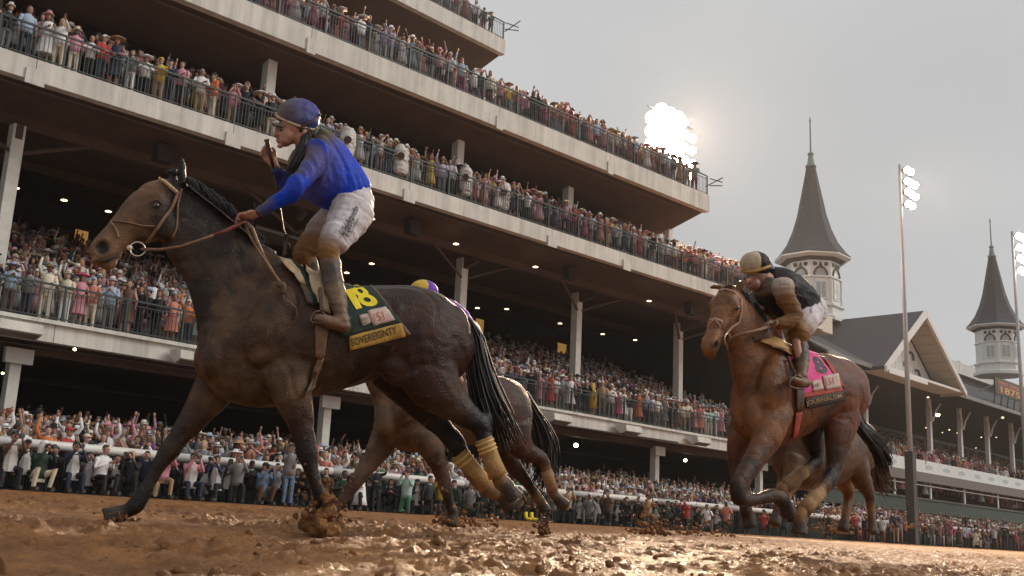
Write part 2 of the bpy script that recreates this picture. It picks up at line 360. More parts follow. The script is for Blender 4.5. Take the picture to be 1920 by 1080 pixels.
MB().tube([(40.7, 40, 28.9), (41.6, 39.8, 28.9)], .03).tube([(41.2, 39.3, 29), (41.2, 40.5, 28.7)], .03).tube([(40.7, 40, 28.5), (41.6, 39.8, 28.7)], .03).build('frame', GR, t)
t2 = thing('deck_end_grille', 'small dark floodlight rack jutting off the end of the third deck', 'rack', (47.8, 30.7, 19.6), 'racks jutting from the deck ends')
MB().tube([(47.7, 30.7, 19.6), (48.6, 30.5, 19.6)], .03).tube([(48.2, 30.2, 19.7), (48.2, 31.3, 19.4)], .03).tube([(47.7, 30.7, 19.2), (48.6, 30.5, 19.4)], .03).build('frame', GR, t2)
# hanging camera platform under the second deck
p = atY(532, 425, 35); t = thing('camera_platform', 'grey steel camera platform hanging in the dark under the second deck', 'platform', p)
MB().box((p.x-1.5, 34.6, p.z-.5), (p.x+1.5, 36, p.z-.38)).build('floor', ST, t)
MB().tube([(p.x-1.5, 39.6, p.z+.5), (p.x+1.5, 39.6, p.z+.5)], .035).tube([(p.x-1.5, 39.6, p.z), (p.x+1.5, 39.6, p.z)], .03).build('handrail', mat('grey_steel', (.3, .3, .3), .5), t)
for s in (-1.5, -.5, .5, 1.5): MB().tube([(p.x+s, 39.6, p.z-.5), (p.x+s, 39.6, p.z+(.5 if abs(s) < 1 else 3.5))], .03, 4).build('hanger', MATS['grey_steel'], t)

# ================================================================== OLD GRANDSTAND WITH TWO SPIRES
SL = mat('slate_shingles', (.052, .054, .062), .75, var=.3, vs=25, bump=.6, bs=18, bands=14)
SLs = mat('spire_slate', (.05, .05, .06), .75, var=.25, vs=12, bump=.5, bs=25, bands=10)
OW = mat('old_white_paint', (.7, .69, .66), .6, var=.1, vs=5)
WG = mat('window_glass_old', (.32, .36, .36), .15, var=.1)
VD = mat('green_verdigris', (.16, .22, .2), .5)
ORN = mat('dark_trim_ornament', (.05, .042, .04), .6)
old = thing('twin_spire_grandstand', 'old white trimmed grandstand with slate roof, big gable and two pointed spires', 'building', (85, 36, .8))
X0, X1 = 60.5, 175
mb = MB(); pr = [(30.6, 12.0), (30.6, 12.15), (38.2, 16.2), (46, 12.4), (46, 12.2), (38.2, 15.95)]
mb.extr([(X0, y, z) for y, z in pr], (X1-X0, 0, 0)); mb.build('roof', SL, old)
MB().box((X0, 30.45, 11.85), (X1, 30.595, 12.13)).build('gutter', mat('grey_gutter', (.2, .2, .2), .5), old)
# gable
PK = atY(1718, 582, 30); gx = PK.x; gz1 = PK.z; GL, GRt = atY(1650, 688, 30), atY(1795, 728, 30); hw = (GRt.x-GL.x)/2; gx = (GL.x+GRt.x)/2; gze = 11.95
g = MB(); th = .22
for s in (-1, 1):
    g.extr([(gx, 29.6, gz1), (gx+s*(hw+.2), 29.6, gze), (gx+s*(hw+.2), 29.6, gze-th), (gx, 29.6, gz1-th*1.4)], (0, 8.6, 0))
g.build('gable_roof', SL, old)
for s in (-1, 1):
    MB().extr([(gx+s*.02, 29.4, gz1+.02), (gx+s*(hw+.25), 29.4, gze+.02), (gx+s*(hw+.25), 29.4, gze-.38), (gx+s*.02, 29.4, gz1-.5)], (0, .19, 0)).build('bargeboard', OW, old)
nb = 22
for i in range(nb):      # vertical siding boards of the recessed gable wall
    xa = gx-hw+.35+(2*hw-.7)*i/nb; xb = gx-hw+.35+(2*hw-.7)*(i+1)/nb
    za, zb = (gz1-.3-(gz1-gze)*abs(x-gx)/hw-.25 for x in (xa+.02, xb-.02))
    if min(za, zb) < gze+.25: za = max(za, gze+.26); zb = max(zb, gze+.26)
    MB().extr([(xa+.02, 31.3, gze+.05), (xb-.02, 31.3, gze+.05), (xb-.02, 31.3, zb), (xa+.02, 31.3, za)], (0, .08, 0)).build('siding_board', OW, old)
MB().box((gx-hw+.1, 29.6, gze-.12), (gx+hw-.1, 31.5, gze+.045)).build('gable_sill', OW, old)
MB().box((gx-hw+.1, 29.42, gze-.42), (gx-.3, 29.6, gze-.13)).build('gable_tie', OW, old)
for i in range(9):
    f0, f1 = i/9+.005, (i+1)/9-.005; Q = lambda f, d: (gx+(hw+.1)*f, 29.62, gz1-(gz1-gze)*f*.985-d)
    MB().extr([Q(f0, .34), Q(f1, .34), Q(f1, .40), Q(f0, .40)], (0, 1.66, 0)).build('soffit_board', mat('pale_soffit', (.42, .38, .31), .7, var=.15), old)
def ring3(c, r, tube, seg=10, arc=(0, 2*math.pi), ax=('x', 'z')):
    return [(c[0]+r*math.cos(arc[0]+(arc[1]-arc[0])*i/seg), c[1], c[2]+r*math.sin(arc[0]+(arc[1]-arc[0])*i/seg)) for i in range(seg+1)]
for i in range(3):
    c = (gx+.3+i*1.0, 31.2, gz1-1.9-i*1.15)
    MB().tube(ring3(c, .45, .08, 8, (-.2, 2.2)), .07, 5).build('scroll_trim', ORN, old)
    MB().box((c[0]-1.1, 31.2, c[2]-.7), (c[0]-.7, 31.28, c[2]-.35)).build('scroll_block', ORN, old)
# spires
def spire(cx, cy, zt):
    sp = MB(); ze = zt-11.3
    sp.prof([(2.05, ze-.55), (2.75, ze-.12), (2.8, ze), (2.45, ze+.35), (1.9, ze+1.15), (1.45, ze+2.2), (1.1, ze+3.4), (.75, ze+5.2), (.46, ze+6.7), (.32, ze+7.5)], (cx, cy, 0), 8, ang0=math.pi/8)
    r = sp.build('spire', SLs, old)
    MB().prof([(2.55, ze-.34), (2.83, ze-.18), (2.83, ze-.08)], (cx, cy, 0), 8, ang0=math.pi/8).build('eave', OW, r)
    MB().prof([(.42, ze+7.3), (.42, ze+7.42), (.3, ze+7.5), (.17, ze+8.25), (.24, ze+8.3), (.24, ze+8.42), (.07, ze+8.55), (.05, ze+11), (.09, ze+11.1), (.01, ze+11.5)], (cx, cy, 0), 10).build('finial', VD, r)
    # drum: eight faces with arched windows
    zb = ze-4.75; R = 2.0; a0 = math.pi/8
    dr = MB(); dr.prof([(R, zb+.9), (R, ze-.55)], (cx, cy, 0), 8, ang0=a0)
    d = dr.build('spire_drum', OW, old)
    MB().prof([(R+.35, zb-.3), (R+.35, zb), (R+.12, zb+.12), (R+.12, zb+.72), (R+.28, zb+.76), (R+.28, zb+.9), (R+.06, zb+.95)], (cx, cy, 0), 8, ang0=a0).build('drum_base', OW, d)
    MB().prof([(R+.12, ze-1.86), (R+.12, ze-1.76), (R+.03, ze-1.7)], (cx, cy, 0), 8, ang0=a0).build('string_course', OW, d)
    ap = R*math.cos(math.pi/8)
    for k in range(8):
        an = a0+math.pi/8+k*math.pi/4; nrm = Vector((math.cos(an), math.sin(an), 0)); tg = Vector((-math.sin(an), math.cos(an), 0))
        if nrm.y > .5: continue
        P = lambda u, w, z: Vector((cx, cy, 0))+nrm*(ap+w)+tg*u+Vector((0, 0, z))
        f = MB(); fw = .42
        f.extr([P(-fw, .02, zb+1.25), P(fw, .02, zb+1.25), P(fw, .02, ze-1.95), P(-fw, .02, ze-1.95)], nrm*.04)
        f.build('window', OW, d)
        for q in (-1, 1):
            MB().extr([P(q*.2-.15, .062, zb+1.4), P(q*.2+.15, .062, zb+1.4), P(q*.2+.15, .062, ze-2.2), P(q*.2-.15, .062, ze-2.2)], nrm*.015).build('pane', WG, d)
        arch = [P(.5*math.cos(t_), .05, ze-1.7+.62*math.sin(t_)) for t_ in [math.pi*i/10 for i in range(11)]]
        MB().tube(arch, .075, 5).build('arch_trim', ORN, d)
        fan = [P(.4*math.cos(t_), .03, ze-1.7+.5*math.sin(t_)) for t_ in [math.pi*i/8 for i in range(9)]]
        MB().extr(fan, nrm*.02).build('fanlight', WG, d)
        MB().extr([P(-.16, .02, ze-1.08), P(.16, .02, ze-1.08), P(.05, .02, ze-.75), P(0, .02, ze-.66), P(-.05, .02, ze-.75)], nrm*.05).build('arch_finial', ORN, d)
        for q in (-1, 1):
            c = [P(q*.42+.16*math.cos(t_), .02, ze-.85+.16*math.sin(t_)) for t_ in [2*math.pi*i/10 for i in range(10)]]
            MB().extr(c, nrm*.04).build('roundel', ORN, d)
        MB().tube([P(-.78, .03, zb+.95), P(-.78, .03, ze-1.8)], .07, 4).build('pilaster', OW, d)
S1 = atY(1521, 350, 37.8); S2 = atY(1862, 520, 37.8)
spire(S1.x, 37.8, atY(1518, 222, 37.8).z); spire(S2.x, 37.8, atY(1856, 412, 37.8).z)
# roof lift box and rooftop building behind
p = atY(1540, 610, 31.5)
MB().box((p.x-2.5, 31.0, p.z-.55), (p.x+.5, 33.5, p.z+.55)).build('roof_box', mat('cream_panel', (.6, .56, .48), .7), old)
far = thing('rooftop_block', 'long pale clubhouse block rising behind the old grandstand roof', 'building', (120, 60, 12))
a, b_ = atY(1770, 680, 60), atY(1840, 672, 60)
MB().box((a.x-6, 60, a.z-.8), (a.x+90, 66, a.z+.9)).build('parapet', WH, far)
MB().box((a.x-6, 60.5, a.z-8), (a.x+90, 66, a.z-.81)).build('wall', DK, far)
for k in range(3): MB().box((a.x+4+k*5, 61, a.z+.9), (a.x+5.4+k*5, 62, a.z+1.7)).build('roof_vent', OW, far)
# front posts, balcony and banners of the old stand
for px0, py0, px1, py1 in ((1626, 700, 1625, 800), (1744, 735, 1747, 830), (1799, 759, 1807, 843), (1852, 778, 1856, 854), (1897, 800, 1903, 862), (1935, 800, 1942, 866)):
    a = atY(px0, py0, 33.2); b_ = atY(px1, py1, 33.2); x = (a.x+b_.x)/2
    c = MB(); c.box((x-.17, 33.2, 6.4), (x+.17, 33.5, 11.95)).build('post', OW, old)
    for s in (-1, 1):
        MB().tube([(x+s*.1, 33.1, 10.2), (x+s*.45, 33.0, 11.0), (x+s*1.2, 32.9, 11.7)], .07, 5).build('curved_bracket', OW, old)
bt = atY(1618, 835, 32); bb = atY(1620, 858, 32)
ban = mat('white_banner', (.7, .72, .7), .6, var=.06)
logo = mat('faded_logo_print', (.45, .5, .52), .6, var=.5, vs=30)
xk = [62+i*6.2 for i in range(17)]
ends = []
for i in range(16):
    a, b_ = xk[i], xk[i+1]-.03
    p = MB().box((a, 31.98, 5.98), (b_, 32.06, 6.85)).build('banner', ban, old)
    for k in range(2):
        cx_ = a+1.5+k*3; MB().extr([(cx_+.7*math.cos(t_), 31.976, 6.4+.17*math.sin(t_)) for t_ in [2*math.pi*j/12 for j in range(12)]], (0, -.003, 0)).build('logo', logo, p)
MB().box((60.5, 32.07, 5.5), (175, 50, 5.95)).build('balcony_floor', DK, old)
MB().box((60.5, 31.9, 5.3), (175, 32.06, 5.97)).build('balcony_edge', mat('grey_brown_beam', (.16, .14, .12), .7), old)
mb = MB()
for r in range(13): mb.box((60.5, 34.5+r*.9, 5.95), (175, 35.4+r*.9, 6.1+r*.32))
mb.build('seating_steps', ST, old)
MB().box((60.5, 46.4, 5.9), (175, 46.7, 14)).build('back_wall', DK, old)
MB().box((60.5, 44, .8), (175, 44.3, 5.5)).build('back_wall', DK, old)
# lower storey
MB().box((63, 32.4, 3.15), (175, 32.6, 4.05)).build('green_band', mat('dark_green_board', (.02, .045, .03), .6), old)
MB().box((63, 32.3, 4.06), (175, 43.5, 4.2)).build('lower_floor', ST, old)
p = atY(1627, 890, 32.5); wf = MB().box((p.x-1.3, 32.42, p.z-.55), (p.x+1.3, 32.5, p.z+.55)).build('window', OW, old)
for s in (-.85, 0, .85): MB().box((p.x+s-.33, 32.4, p.z-.45), (p.x+s+.33, 32.419, p.z+.45)).build('pane', WG, wf)
MB().box((63, 32.2, 5.05), (110, 32.28, 5.12)).build('white_rail', OW, old)
for px in (1678, 1745, 1808, 1870): q = atY(px, 905, 32.3).x; MB().box((q-.1, 32.29, 4.2), (q+.1, 32.39, 5.5)).build('post', OW, old)
for px in (1518, 1586, 1678, 1800, 1880): q = atY(px, 945, 33).x; MB().box((q-.14, 33, .9), (q+.14, 33.2, 3.15)).build('post', OW, old)
for i, (px, py) in enumerate(((1838, 932), (1852, 935), (1866, 934), (1880, 938), (1895, 942), (1910, 944))):
    p = atY(px, py, 36); MB().box((p.x-.8, 36, p.z-.05), (p.x+.8, 36.1, p.z+.05)).build('tube_lamp', LAMP, old)
for px, py, r, mt in ((1758, 778, .2, LAMP2), (1880, 783, .13, LAMP), (1633, 714, .12, LAMP), (1740, 745, .1, LAMP), (1780, 806, .07, LAMP), (1795, 812, .06, LAMP), (1840, 820, .06, LAMP), (1868, 820, .06, LAMP), (1736, 802, .05, LAMP), (1767, 811, .05, LAMP), (1830, 840, .05, LAMP)):
    p = atY(px, py, 38); MB().prof([(r*.4, -r*.6), (r, -r*.2), (r, r*.2), (r*.4, r*.6)], p, 8).build('globe_lamp', mt, old)
# year board on the roof
def text_mesh(s, size=1, bold=0.0, shear=0):
    c = bpy.data.curves.new('t', 'FONT'); c.body = s; c.size = size; c.offset = bold; c.shear = shear; c.align_x = 'CENTER'; c.align_y = 'CENTER'; c.resolution_u = 3
    o = bpy.data.objects.new('t', c); COL.objects.link(o); dg = bpy.context.evaluated_depsgraph_get(); me = bpy.data.meshes.new_from_object(o.evaluated_get(dg))
    bpy.data.objects.remove(o); vs = np.array([v.co[:] for v in me.vertices]); fs = [tuple(p.vertices) for p in me.polygons]
    lo, hi = vs.min(0), vs.max(0); return vs, fs, lo, hi
bd = thing('year_board', 'green and brown rooftop board reading FIRST DERBY 1875 near the second spire', 'sign', atY(1905, 728, 30.3))
a = atY(1866, 722, 30.3); bx = [a.x, a.x+9.5]; z0, z1 = atY(1869, 738, 30.3).z, atY(1866, 706, 30.3).z
MB().box((bx[0], 30.3, z0), (bx[1], 30.42, z1)).build('panel', mat('board_green', (.04, .06, .035), .6), bd)
MB().box((bx[0]+.5, 30.285, z0+.15), (bx[0]+6.4, 30.299, z1-.12)).build('inner_panel', mat('board_brown', (.16, .055, .03), .6), bd)
GO = mat('gold_lettering', (.62, .36, .1), .5, var=.1)
def flat_text(s, x0, x1, z0, z1, y, name, mt, par):
    vs, fs, lo, hi = text_mesh(s, 1, .012); mb = MB()
    mb.add([(x0+(x1-x0)*(v[0]-lo[0])/(hi[0]-lo[0]), y, z0+(z1-z0)*(v[1]-lo[1])/(hi[1]-lo[1])) for v in vs], fs); return mb.build(name, mt, par)
H_ = z1-z0
flat_text('FIRST DERBY', bx[0]+.8, bx[0]+6.1, z0+H_*.62, z0+H_*.85, 30.28, 'lettering', mat('red_lettering', (.5, .2, .13), .5), bd)
flat_text('1875', bx[0]+1.2, bx[0]+5.7, z0+H_*.15, z0+H_*.55, 30.28, 'lettering', GO, bd)
for k in (0, 1): MB().tube([(bx[0]+7.6+.7*math.cos(t_)*(1-k*.45), 30.27, (z0+z1)/2+H_*.38*math.sin(t_)*(1-k*.4)) for t_ in [2*math.pi*j/12 for j in range(13)]], .05, 4).build('emblem_ring', GO, bd)
for k in range(7): x = bx[0]+k*1.5; MB().tube([(x, 30.35, z0), (x, 30.5, z0-.9)], .05, 4).build('strut', GR, bd)
MB().tube([(bx[0]-2.5, 30.6, z0-.1), (bx[0], 30.4, z0+.7)], .05, 4).build('stay', GR, bd)

# ================================================================== FLOODLIGHT TOWERS
HOT = mat('floodlight_lens', (1, .86, .72), .5, var=0, emit=45)
HOUS = mat('lamp_housing', (.28, .26, .24), .4)
PO = mat('galvanised_pole', (.34, .33, .32), .45, var=.15)
def tower(label, x, y, zt, rows, colsn, dx, dz, pole_r, base=None, power=0, r0=.32, skip=(), hot=None, big=False):
    t = thing('floodlight_tower', label, 'light tower', (x, y, agz(y)), 'floodlight towers beside the track')
    zb = zt-(rows-1)*dz
    MB().tube([(x, y, agz(y)), (x, y, zt*.5), (x, y, zt+.3)], [pole_r, pole_r*.75, pole_r*.5], 10).build('pole', PO, t, smooth=True)
    if base: MB().box((x-base, y-base, agz(y)), (x+base, y+base, 6.4)).build('base_cabinet', mat('dark_cabinet', (.05, .045, .04), .6), t)
    for i in range(rows):
        z = zt-i*dz
        MB().box((x-(1.7 if big else 0), y-.06, z-.04), (x+colsn*dx-(2 if big else 0), y+.06, z+.04)).build('crossarm', HOUS, t)
        for j in range(colsn):
            if (i, j) in skip: continue
            r = r0*(1.35 if (big and j < 4) else .8 if big else 1); c = Vector((x+.35+j*dx-(1.9 if big else 0), y-.35, z+random.uniform(-.05, .05)))
            ax = Vector((-.62, -.7, -.52)).normalized(); u = ax.orthogonal().normalized(); v = ax.cross(u)
            mb = MB(); vs = []
            for (rr, dd) in ((.12, -.42), (.2, -.3), (r, 0), (r, .03)):
                vs += [c+ax*dd+(u*math.cos(a_)+v*math.sin(a_))*rr for a_ in [2*math.pi*k/12 for k in range(12)]]
            fs = [(q*12+k, q*12+(k+1) % 12, (q+1)*12+(k+1) % 12, (q+1)*12+k) for q in range(3) for k in range(12)]+[tuple(range(12))]
            h = mb.add(vs, fs).build('lamp_head', HOUS, t)
            MB().add([c+ax*.02+(u*math.cos(a_)+v*math.sin(a_))*r*.95 for a_ in [2*math.pi*k/12 for k in range(12)]], [tuple(range(12))]).build('lens', HOT if hot is None else hot, h)
    if power:
        l = bpy.data.lights.new('floodlight', 'SPOT'); l.energy = power; l.color = (1, .72, .48); l.shadow_soft_size = 1.2; l.spot_size = math.radians(100); l.spot_blend = .5
        o = bpy.data.objects.new('floodlight_beam', l); COL.objects.link(o); o.parent = t
        o.location = ((1, -.9, zt-dz-agz(y)) if not big else (1.0, -1.3, zt-dz*1.6-agz(y))); o.rotation_euler = Vector((.62, .7, .40)).to_track_quat('Z', 'Y').to_euler()
    return t
q = atY(1687, 372, 28); q2 = atY(1708, 847, 28); 
tower('floodlight pole standing before the gable, four tiers of lit lamps', (q.x+q2.x)/2, 28, atY(1688, 318, 28).z, 4, 3, .62, .78, .2, .26, 32000, .24, skip=((0, 2), (3, 2)))
q = atY(1905, 560, 28)
tower('floodlight pole cut by the right edge of the photo, beside the second spire', q.x, 28, atY(1897, 440, 28).z, 4, 3, .75, .95, .2, None, 20000, .28)
q = atY(1240, 215, 44)
tower('glaring bank of floodlights behind the end of the third deck', q.x, 44, atY(1240, 212, 44).z, 5, 6, 1.02, 1.0, .3, None, 190000, .42, skip=((0, 0), (4, 0), (4, 1), (0, 5), (4, 3)), big=True)
# ================================================================== FLESH: closed lofts + ellipsoids fused into one skin
def cat_rom(a, b, c, d, t):
    return 0.5*((2*b)+(-a+c)*t+(2*a-5*b+4*c-d)*t*t+(-a+3*b-3*c+d)*t**3)
class Flesh:
    def __init__(s): s.v = []; s.f = []; s.c = []
    def _add(s, vs, fs, cs):
        k = len(s.v); s.v += [tuple(v) for v in vs]; s.f += [tuple(i+k for i in f) for f in fs]; s.c += cs
    def loft(s, st, sub=4, n=16, pw=2.0, capk=.35):
        # st: (centre, u, v, colour) - u, v are the half axes of the section
        A = [np.concatenate([np.array(q[0]), np.array(q[1]), np.array(q[2]), np.array(q[3])]) for q in st]
        A = [A[0]]+A+[A[-1]]; R = []
        for i in range(1, len(A)-2):
            for k in range(sub): R.append(cat_rom(A[i-1], A[i], A[i+1], A[i+2], k/sub))
        R.append(A[-2]); vs = []; cs = []; fs = []
        for r in R:
            for k in range(n):
                an = 2*math.pi*k/n; c_, s_ = math.cos(an), math.sin(an)
                c_ = math.copysign(abs(c_)**(2/pw), c_); s_ = math.copysign(abs(s_)**(2/pw), s_)
                vs.append(r[0:3]+r[3:6]*c_+r[6:9]*s_); cs.append(tuple(np.clip(r[9:12], 0.002, 1)))
        m_ = len(R)
        for i in range(m_-1):
            for k in range(n): k2 = (k+1) % n; fs.append((i*n+k, i*n+k2, (i+1)*n+k2, (i+1)*n+k))
        for end, idx, nb in ((0, 0, 1), (1, m_-1, m_-2)):
            t = R[idx][:3]-R[nb][:3]; t = t/(np.linalg.norm(t)+1e-9); rr = min(np.linalg.norm(R[idx][3:6]), np.linalg.norm(R[idx][6:9]))
            base = len(vs); 
            for sc, off in ((.8, capk*.6), (.45, capk*.92)):
                for k in range(n):
                    p = vs[idx*n+k]; c0 = R[idx][:3]; vs.append(c0+(p-c0)*sc+t*rr*off); cs.append(cs[idx*n])
            vs.append(R[idx][:3]+t*rr*capk); cs.append(cs[idx*n]); a = idx*n
            for lvl in range(2):
                b_ = base+lvl*n
                for k in range(n): k2 = (k+1) % n; fs.append((a+k, a+k2, b_+k2, b_+k))
                a = b_
            for k in range(n): fs.append((a+k, a+(k+1) % n, len(vs)-1))
        s._add(vs, fs, cs)
    def limb(s, pts, side, col=None, sub=4, n=14, pw=2.0, capk=.5):
        # pts: (centre, r_inplane, r_side, colour)
        st = []; side = Vector(side).normalized()
        for i, p in enumerate(pts):
            a = Vector(pts[max(i-1, 0)][0]); b = Vector(pts[min(i+1, len(pts)-1)][0]); t = (b-a).normalized()
            u = t.cross(side).normalized(); v = u.cross(t).normalized()
            st.append((Vector(p[0]), u*p[1], v*p[2], p[3] if len(p) > 3 else col))
        s.loft(st, sub, n, pw, capk)
    def ell(s, c, u, v, w, col, a=14, b=9):
        c, u, v, w = map(Vector, (c, u, v, w)); vs = [c+w]; fs = []
        for i in range(1, b):
            ph = math.pi*i/b
            for k in range(a): th = 2*math.pi*k/a; vs.append(c+w*math.cos(ph)+(u*math.cos(th)+v*math.sin(th))*math.sin(ph))
        vs.append(c-w); last = len(vs)-1
        for k in range(a): fs.append((0, 1+k, 1+(k+1) % a)); fs.append((last, 1+(b-2)*a+(k+1) % a, 1+(b-2)*a+k))
        for i in range(b-2):
            for k in range(a): k2 = (k+1) % a; fs.append((1+i*a+k, 1+(i+1)*a+k, 1+(i+1)*a+k2, 1+i*a+k2))
        s._add(vs, fs, [col]*len(vs))
    def sph(s, c, r, col): s.ell(c, (r, 0, 0), (0, r, 0), (0, 0, r), col)
    def build(s, name, voxel, it, mt, parent, blur=2, disp=None, extra=None, post=None):
        O = org(parent); me = bpy.data.meshes.new(name); me.from_pydata([(v[0]-O.x, v[1]-O.y, v[2]-O.z) for v in s.v], [], s.f)
        o = bpy.data.objects.new(name, me); COL.objects.link(o)
        rm = o.modifiers.new('r', 'REMESH'); rm.mode = 'VOXEL'; rm.voxel_size = voxel; rm.adaptivity = 0
        sm = o.modifiers.new('s', 'SMOOTH'); sm.factor = .5; sm.iterations = it
        dg = bpy.context.evaluated_depsgraph_get(); m2 = bpy.data.meshes.new_from_object(o.evaluated_get(dg))
        o.modifiers.clear(); o.data = m2; bpy.data.meshes.remove(me); m2.name = name
        nv = len(m2.vertices); co = np.empty(nv*3, 'f'); m2.vertices.foreach_get('co', co); co = co.reshape(-1, 3)
        kd = kdtree.KDTree(len(s.v)); Ov = np.array(O)
        for i, v in enumerate(s.v): kd.insert((v[0]-O.x, v[1]-O.y, v[2]-O.z), i)
        kd.balance(); ca = np.array(s.c); cl = np.empty((nv, 3))
        for i in range(nv): cl[i] = ca[kd.find(co[i])[1]]
        ne = len(m2.edges); ed = np.empty(ne*2, 'i'); m2.edges.foreach_get('vertices', ed); ed = ed.reshape(-1, 2)
        deg = np.bincount(ed.ravel(), minlength=nv)[:, None]+1
        for _ in range(blur):
            t = cl.copy(); np.add.at(t, ed[:, 0], cl[ed[:, 1]]); np.add.at(t, ed[:, 1], cl[ed[:, 0]]); cl = t/deg
        if disp is not None:
            nr = np.empty(nv*3, 'f'); m2.vertices.foreach_get('normal', nr); nr = nr.reshape(-1, 3)
            co2, cl = disp(co+Ov, nr, cl); co = (co2-Ov).astype('f'); m2.vertices.foreach_set('co', co.ravel())
        a = m2.color_attributes.new('col', 'FLOAT_COLOR', 'POINT'); a.data.foreach_set('color', np.concatenate([cl, np.ones((nv, 1))], 1).astype('f').ravel())
        m2.materials.clear(); m2.materials.append(mt); m2.polygons.foreach_set('use_smooth', [True]*len(m2.polygons)); m2.update()
        if parent: o.parent = parent; ORG[o.name] = O
        return o
def bvh_of(o):
    O = org(o); me = o.data; return BVHTree.FromPolygons([v.co+O for v in me.vertices], [tuple(p.vertices) for p in me.polygons])
def merge_bvh(obs):
    vs = []; fs = []
    for o in obs:
        O = org(o); k = len(vs); vs += [v.co+O for v in o.data.vertices]; fs += [tuple(i+k for i in p.vertices) for p in o.data.polygons]
    return BVHTree.FromPolygons(vs, fs)
def hit(B, px, py, off=0.0, depth=None):
    r = ray(px, py).normalized(); h = B.ray_cast(CAM, r)
    if h[0] is None:
        p = CAM+r*depth if depth else CAM+r*7
        for _ in range(3):
            q = B.find_nearest(p); p = CAM+r*(q[0]-CAM).dot(r)
        return q[0]+(q[1] if q[1].dot(r) < 0 else -q[1])*off
    nrm = h[1] if h[1].dot(r) < 0 else -h[1]
    return h[0]+nrm*off
def quadpx(c, u, v):
    (a, b, c_, d) = c; return ((a[0]*(1-u)+b[0]*u)*(1-v)+(d[0]*(1-u)+c_[0]*u)*v, (a[1]*(1-u)+b[1]*u)*(1-v)+(d[1]*(1-u)+c_[1]*u)*v)
def patch(B, c, name, mt, parent, nu=14, nv=14, off=.014, th=.01, wav=0, depth=None):
    # a sheet lying on the body: corners TL TR BR BL given where the photo shows them
    top = []; bot = []
    for j in range(nv+1):
        for i in range(nu+1):
            px, py = quadpx(c, i/nu, j/nv); o_ = off+wav*(vnoise(np.array(px*.12), np.array(py*.12))-.3)
            p = hit(B, px, py, float(o_), depth); d = (p-CAM).normalized(); top.append(p); bot.append(p+d*th)
    # relax
    k = nu+1; fs = []
    nT = len(top); vs = top+bot
    for j in range(nv):
        for i in range(nu):
            a = j*k+i; fs.append((a, a+1, a+k+1, a+k)); fs.append((nT+a, nT+a+k, nT+a+k+1, nT+a+1))
    bd_ = [i for i in range(nu)]+[nu+j*k for j in range(nv)]+[nv*k+nu-i for i in range(nu)]+[(nv-j)*k for j in range(nv)]
    for i in range(len(bd_)): a, b_ = bd_[i], bd_[(i+1) % len(bd_)]; fs.append((a, nT+a, nT+b_, b_))
    return MB().add(vs, fs).build(name, mt, parent, smooth=True)
def strap(B, pxs, w, name, mt, parent, off=.008, th=.6, n=6, sub=5, depth=None):
    pts = []
    for a, b in zip(pxs[:-1], pxs[1:]):
        for k in range(sub): pts.append(hit(B, a[0]+(b[0]-a[0])*k/sub, a[1]+(b[1]-a[1])*k/sub, off, depth))
    pts.append(hit(B, *pxs[-1], off, depth))
    for _ in range(2): pts = [pts[0]]+[(pts[i-1]+pts[i]*2+pts[i+1])/4 for i in range(1, len(pts)-1)]+[pts[-1]]
    return MB().tube(pts, w, n).build(name, mt, parent, smooth=True)
def text_on(B, s, c, name, mt, parent, off=.02, bold=.0, shear=0, depth=None):
    vs, fs, lo, hi = text_mesh(s, 1, bold, shear); bm = bmesh.new(); bv = [bm.verts.new(v) for v in vs]
    for f in fs:
        try: bm.faces.new([bv[i] for i in f])
        except ValueError: pass
    for _ in range(3):
        bmesh.ops.triangulate(bm, faces=bm.faces[:]); lg = [e for e in bm.edges if e.calc_length() > (.16 if len(s) < 4 else .3)]
        if lg: bmesh.ops.subdivide_edges(bm, edges=lg, cuts=1 if len(s) > 3 else 2)
    bm.verts.index_update(); vs = [v.co[:] for v in bm.verts]; fs = [tuple(v.index for v in f.verts) for f in bm.faces]; bm.free()
    P = []
    for v in vs:
        q = quadpx(c, (v[0]-lo[0])/(hi[0]-lo[0]), 1-(v[1]-lo[1])/(hi[1]-lo[1])); d = ray(*q).normalized(); p = hit(B, *q, 0, depth); t = (p-CAM).dot(d)-off; P.append(CAM+d*t)
    return MB().add(P, fs).build(name, mt, parent)

COAT = mat('wet_horse_coat', rough=.44, attr='col', var=.6, vs=7, bump=.4, bs=90, spec=.3, roughvar=.16, coat=.04)
def clothmat(name, **k): return mat(name, rough=.7, attr='col', bump=.35, bs=30, **k)
SILK = mat('jockey_fabric', rough=.5, attr='col', var=.2, vs=14, bump=.5, bs=22, spec=.18)
SKIN = mat('skin_attr', rough=.5, attr='col', var=.08, vs=20)
HAIRB = mat('black_horse_hair', (.012, .009, .008), .45, var=.3, vs=30)
LEA = mat('dark_leather', (.07, .035, .02), .45, var=.3, vs=30, bump=.2)
LEAM = mat('muddy_leather', (.2, .11, .06), .6, var=.35, vs=20, bump=.3)
CREAM = mat('cream_pad', (.5, .36, .22), .7, var=.3, vs=14, bump=.3)
STEEL = mat('bit_steel', (.6, .57, .5), .25, metal=1, var=.05)

class Fr:                                     # a vertical plane a rider and horse move in
    def __init__(s, p_rear, p_front, gnd=None):
        h = Vector(p_front)-Vector(p_rear); h.z = 0; s.h = h.normalized(); s.l = Vector((0, 0, 1)).cross(s.h); s.o = Vector(p_rear)
        if s.l.dot(CAM-s.o) < 0: s.l = -s.l
    def P(s, px, py, lat=0.0):                # point on the plane shifted by lat towards the camera side
        r = ray(px, py); o = s.o+s.l*lat; t = (o-CAM).dot(s.l)/r.dot(s.l); return CAM+r*t
def tb(F, top, bot, w, col, lat=0.0, k=1.0):
    a = F.P(*top, lat); b = F.P(*bot, lat); return ((a+b)/2, (a-b)/2*k, F.l*w, col)

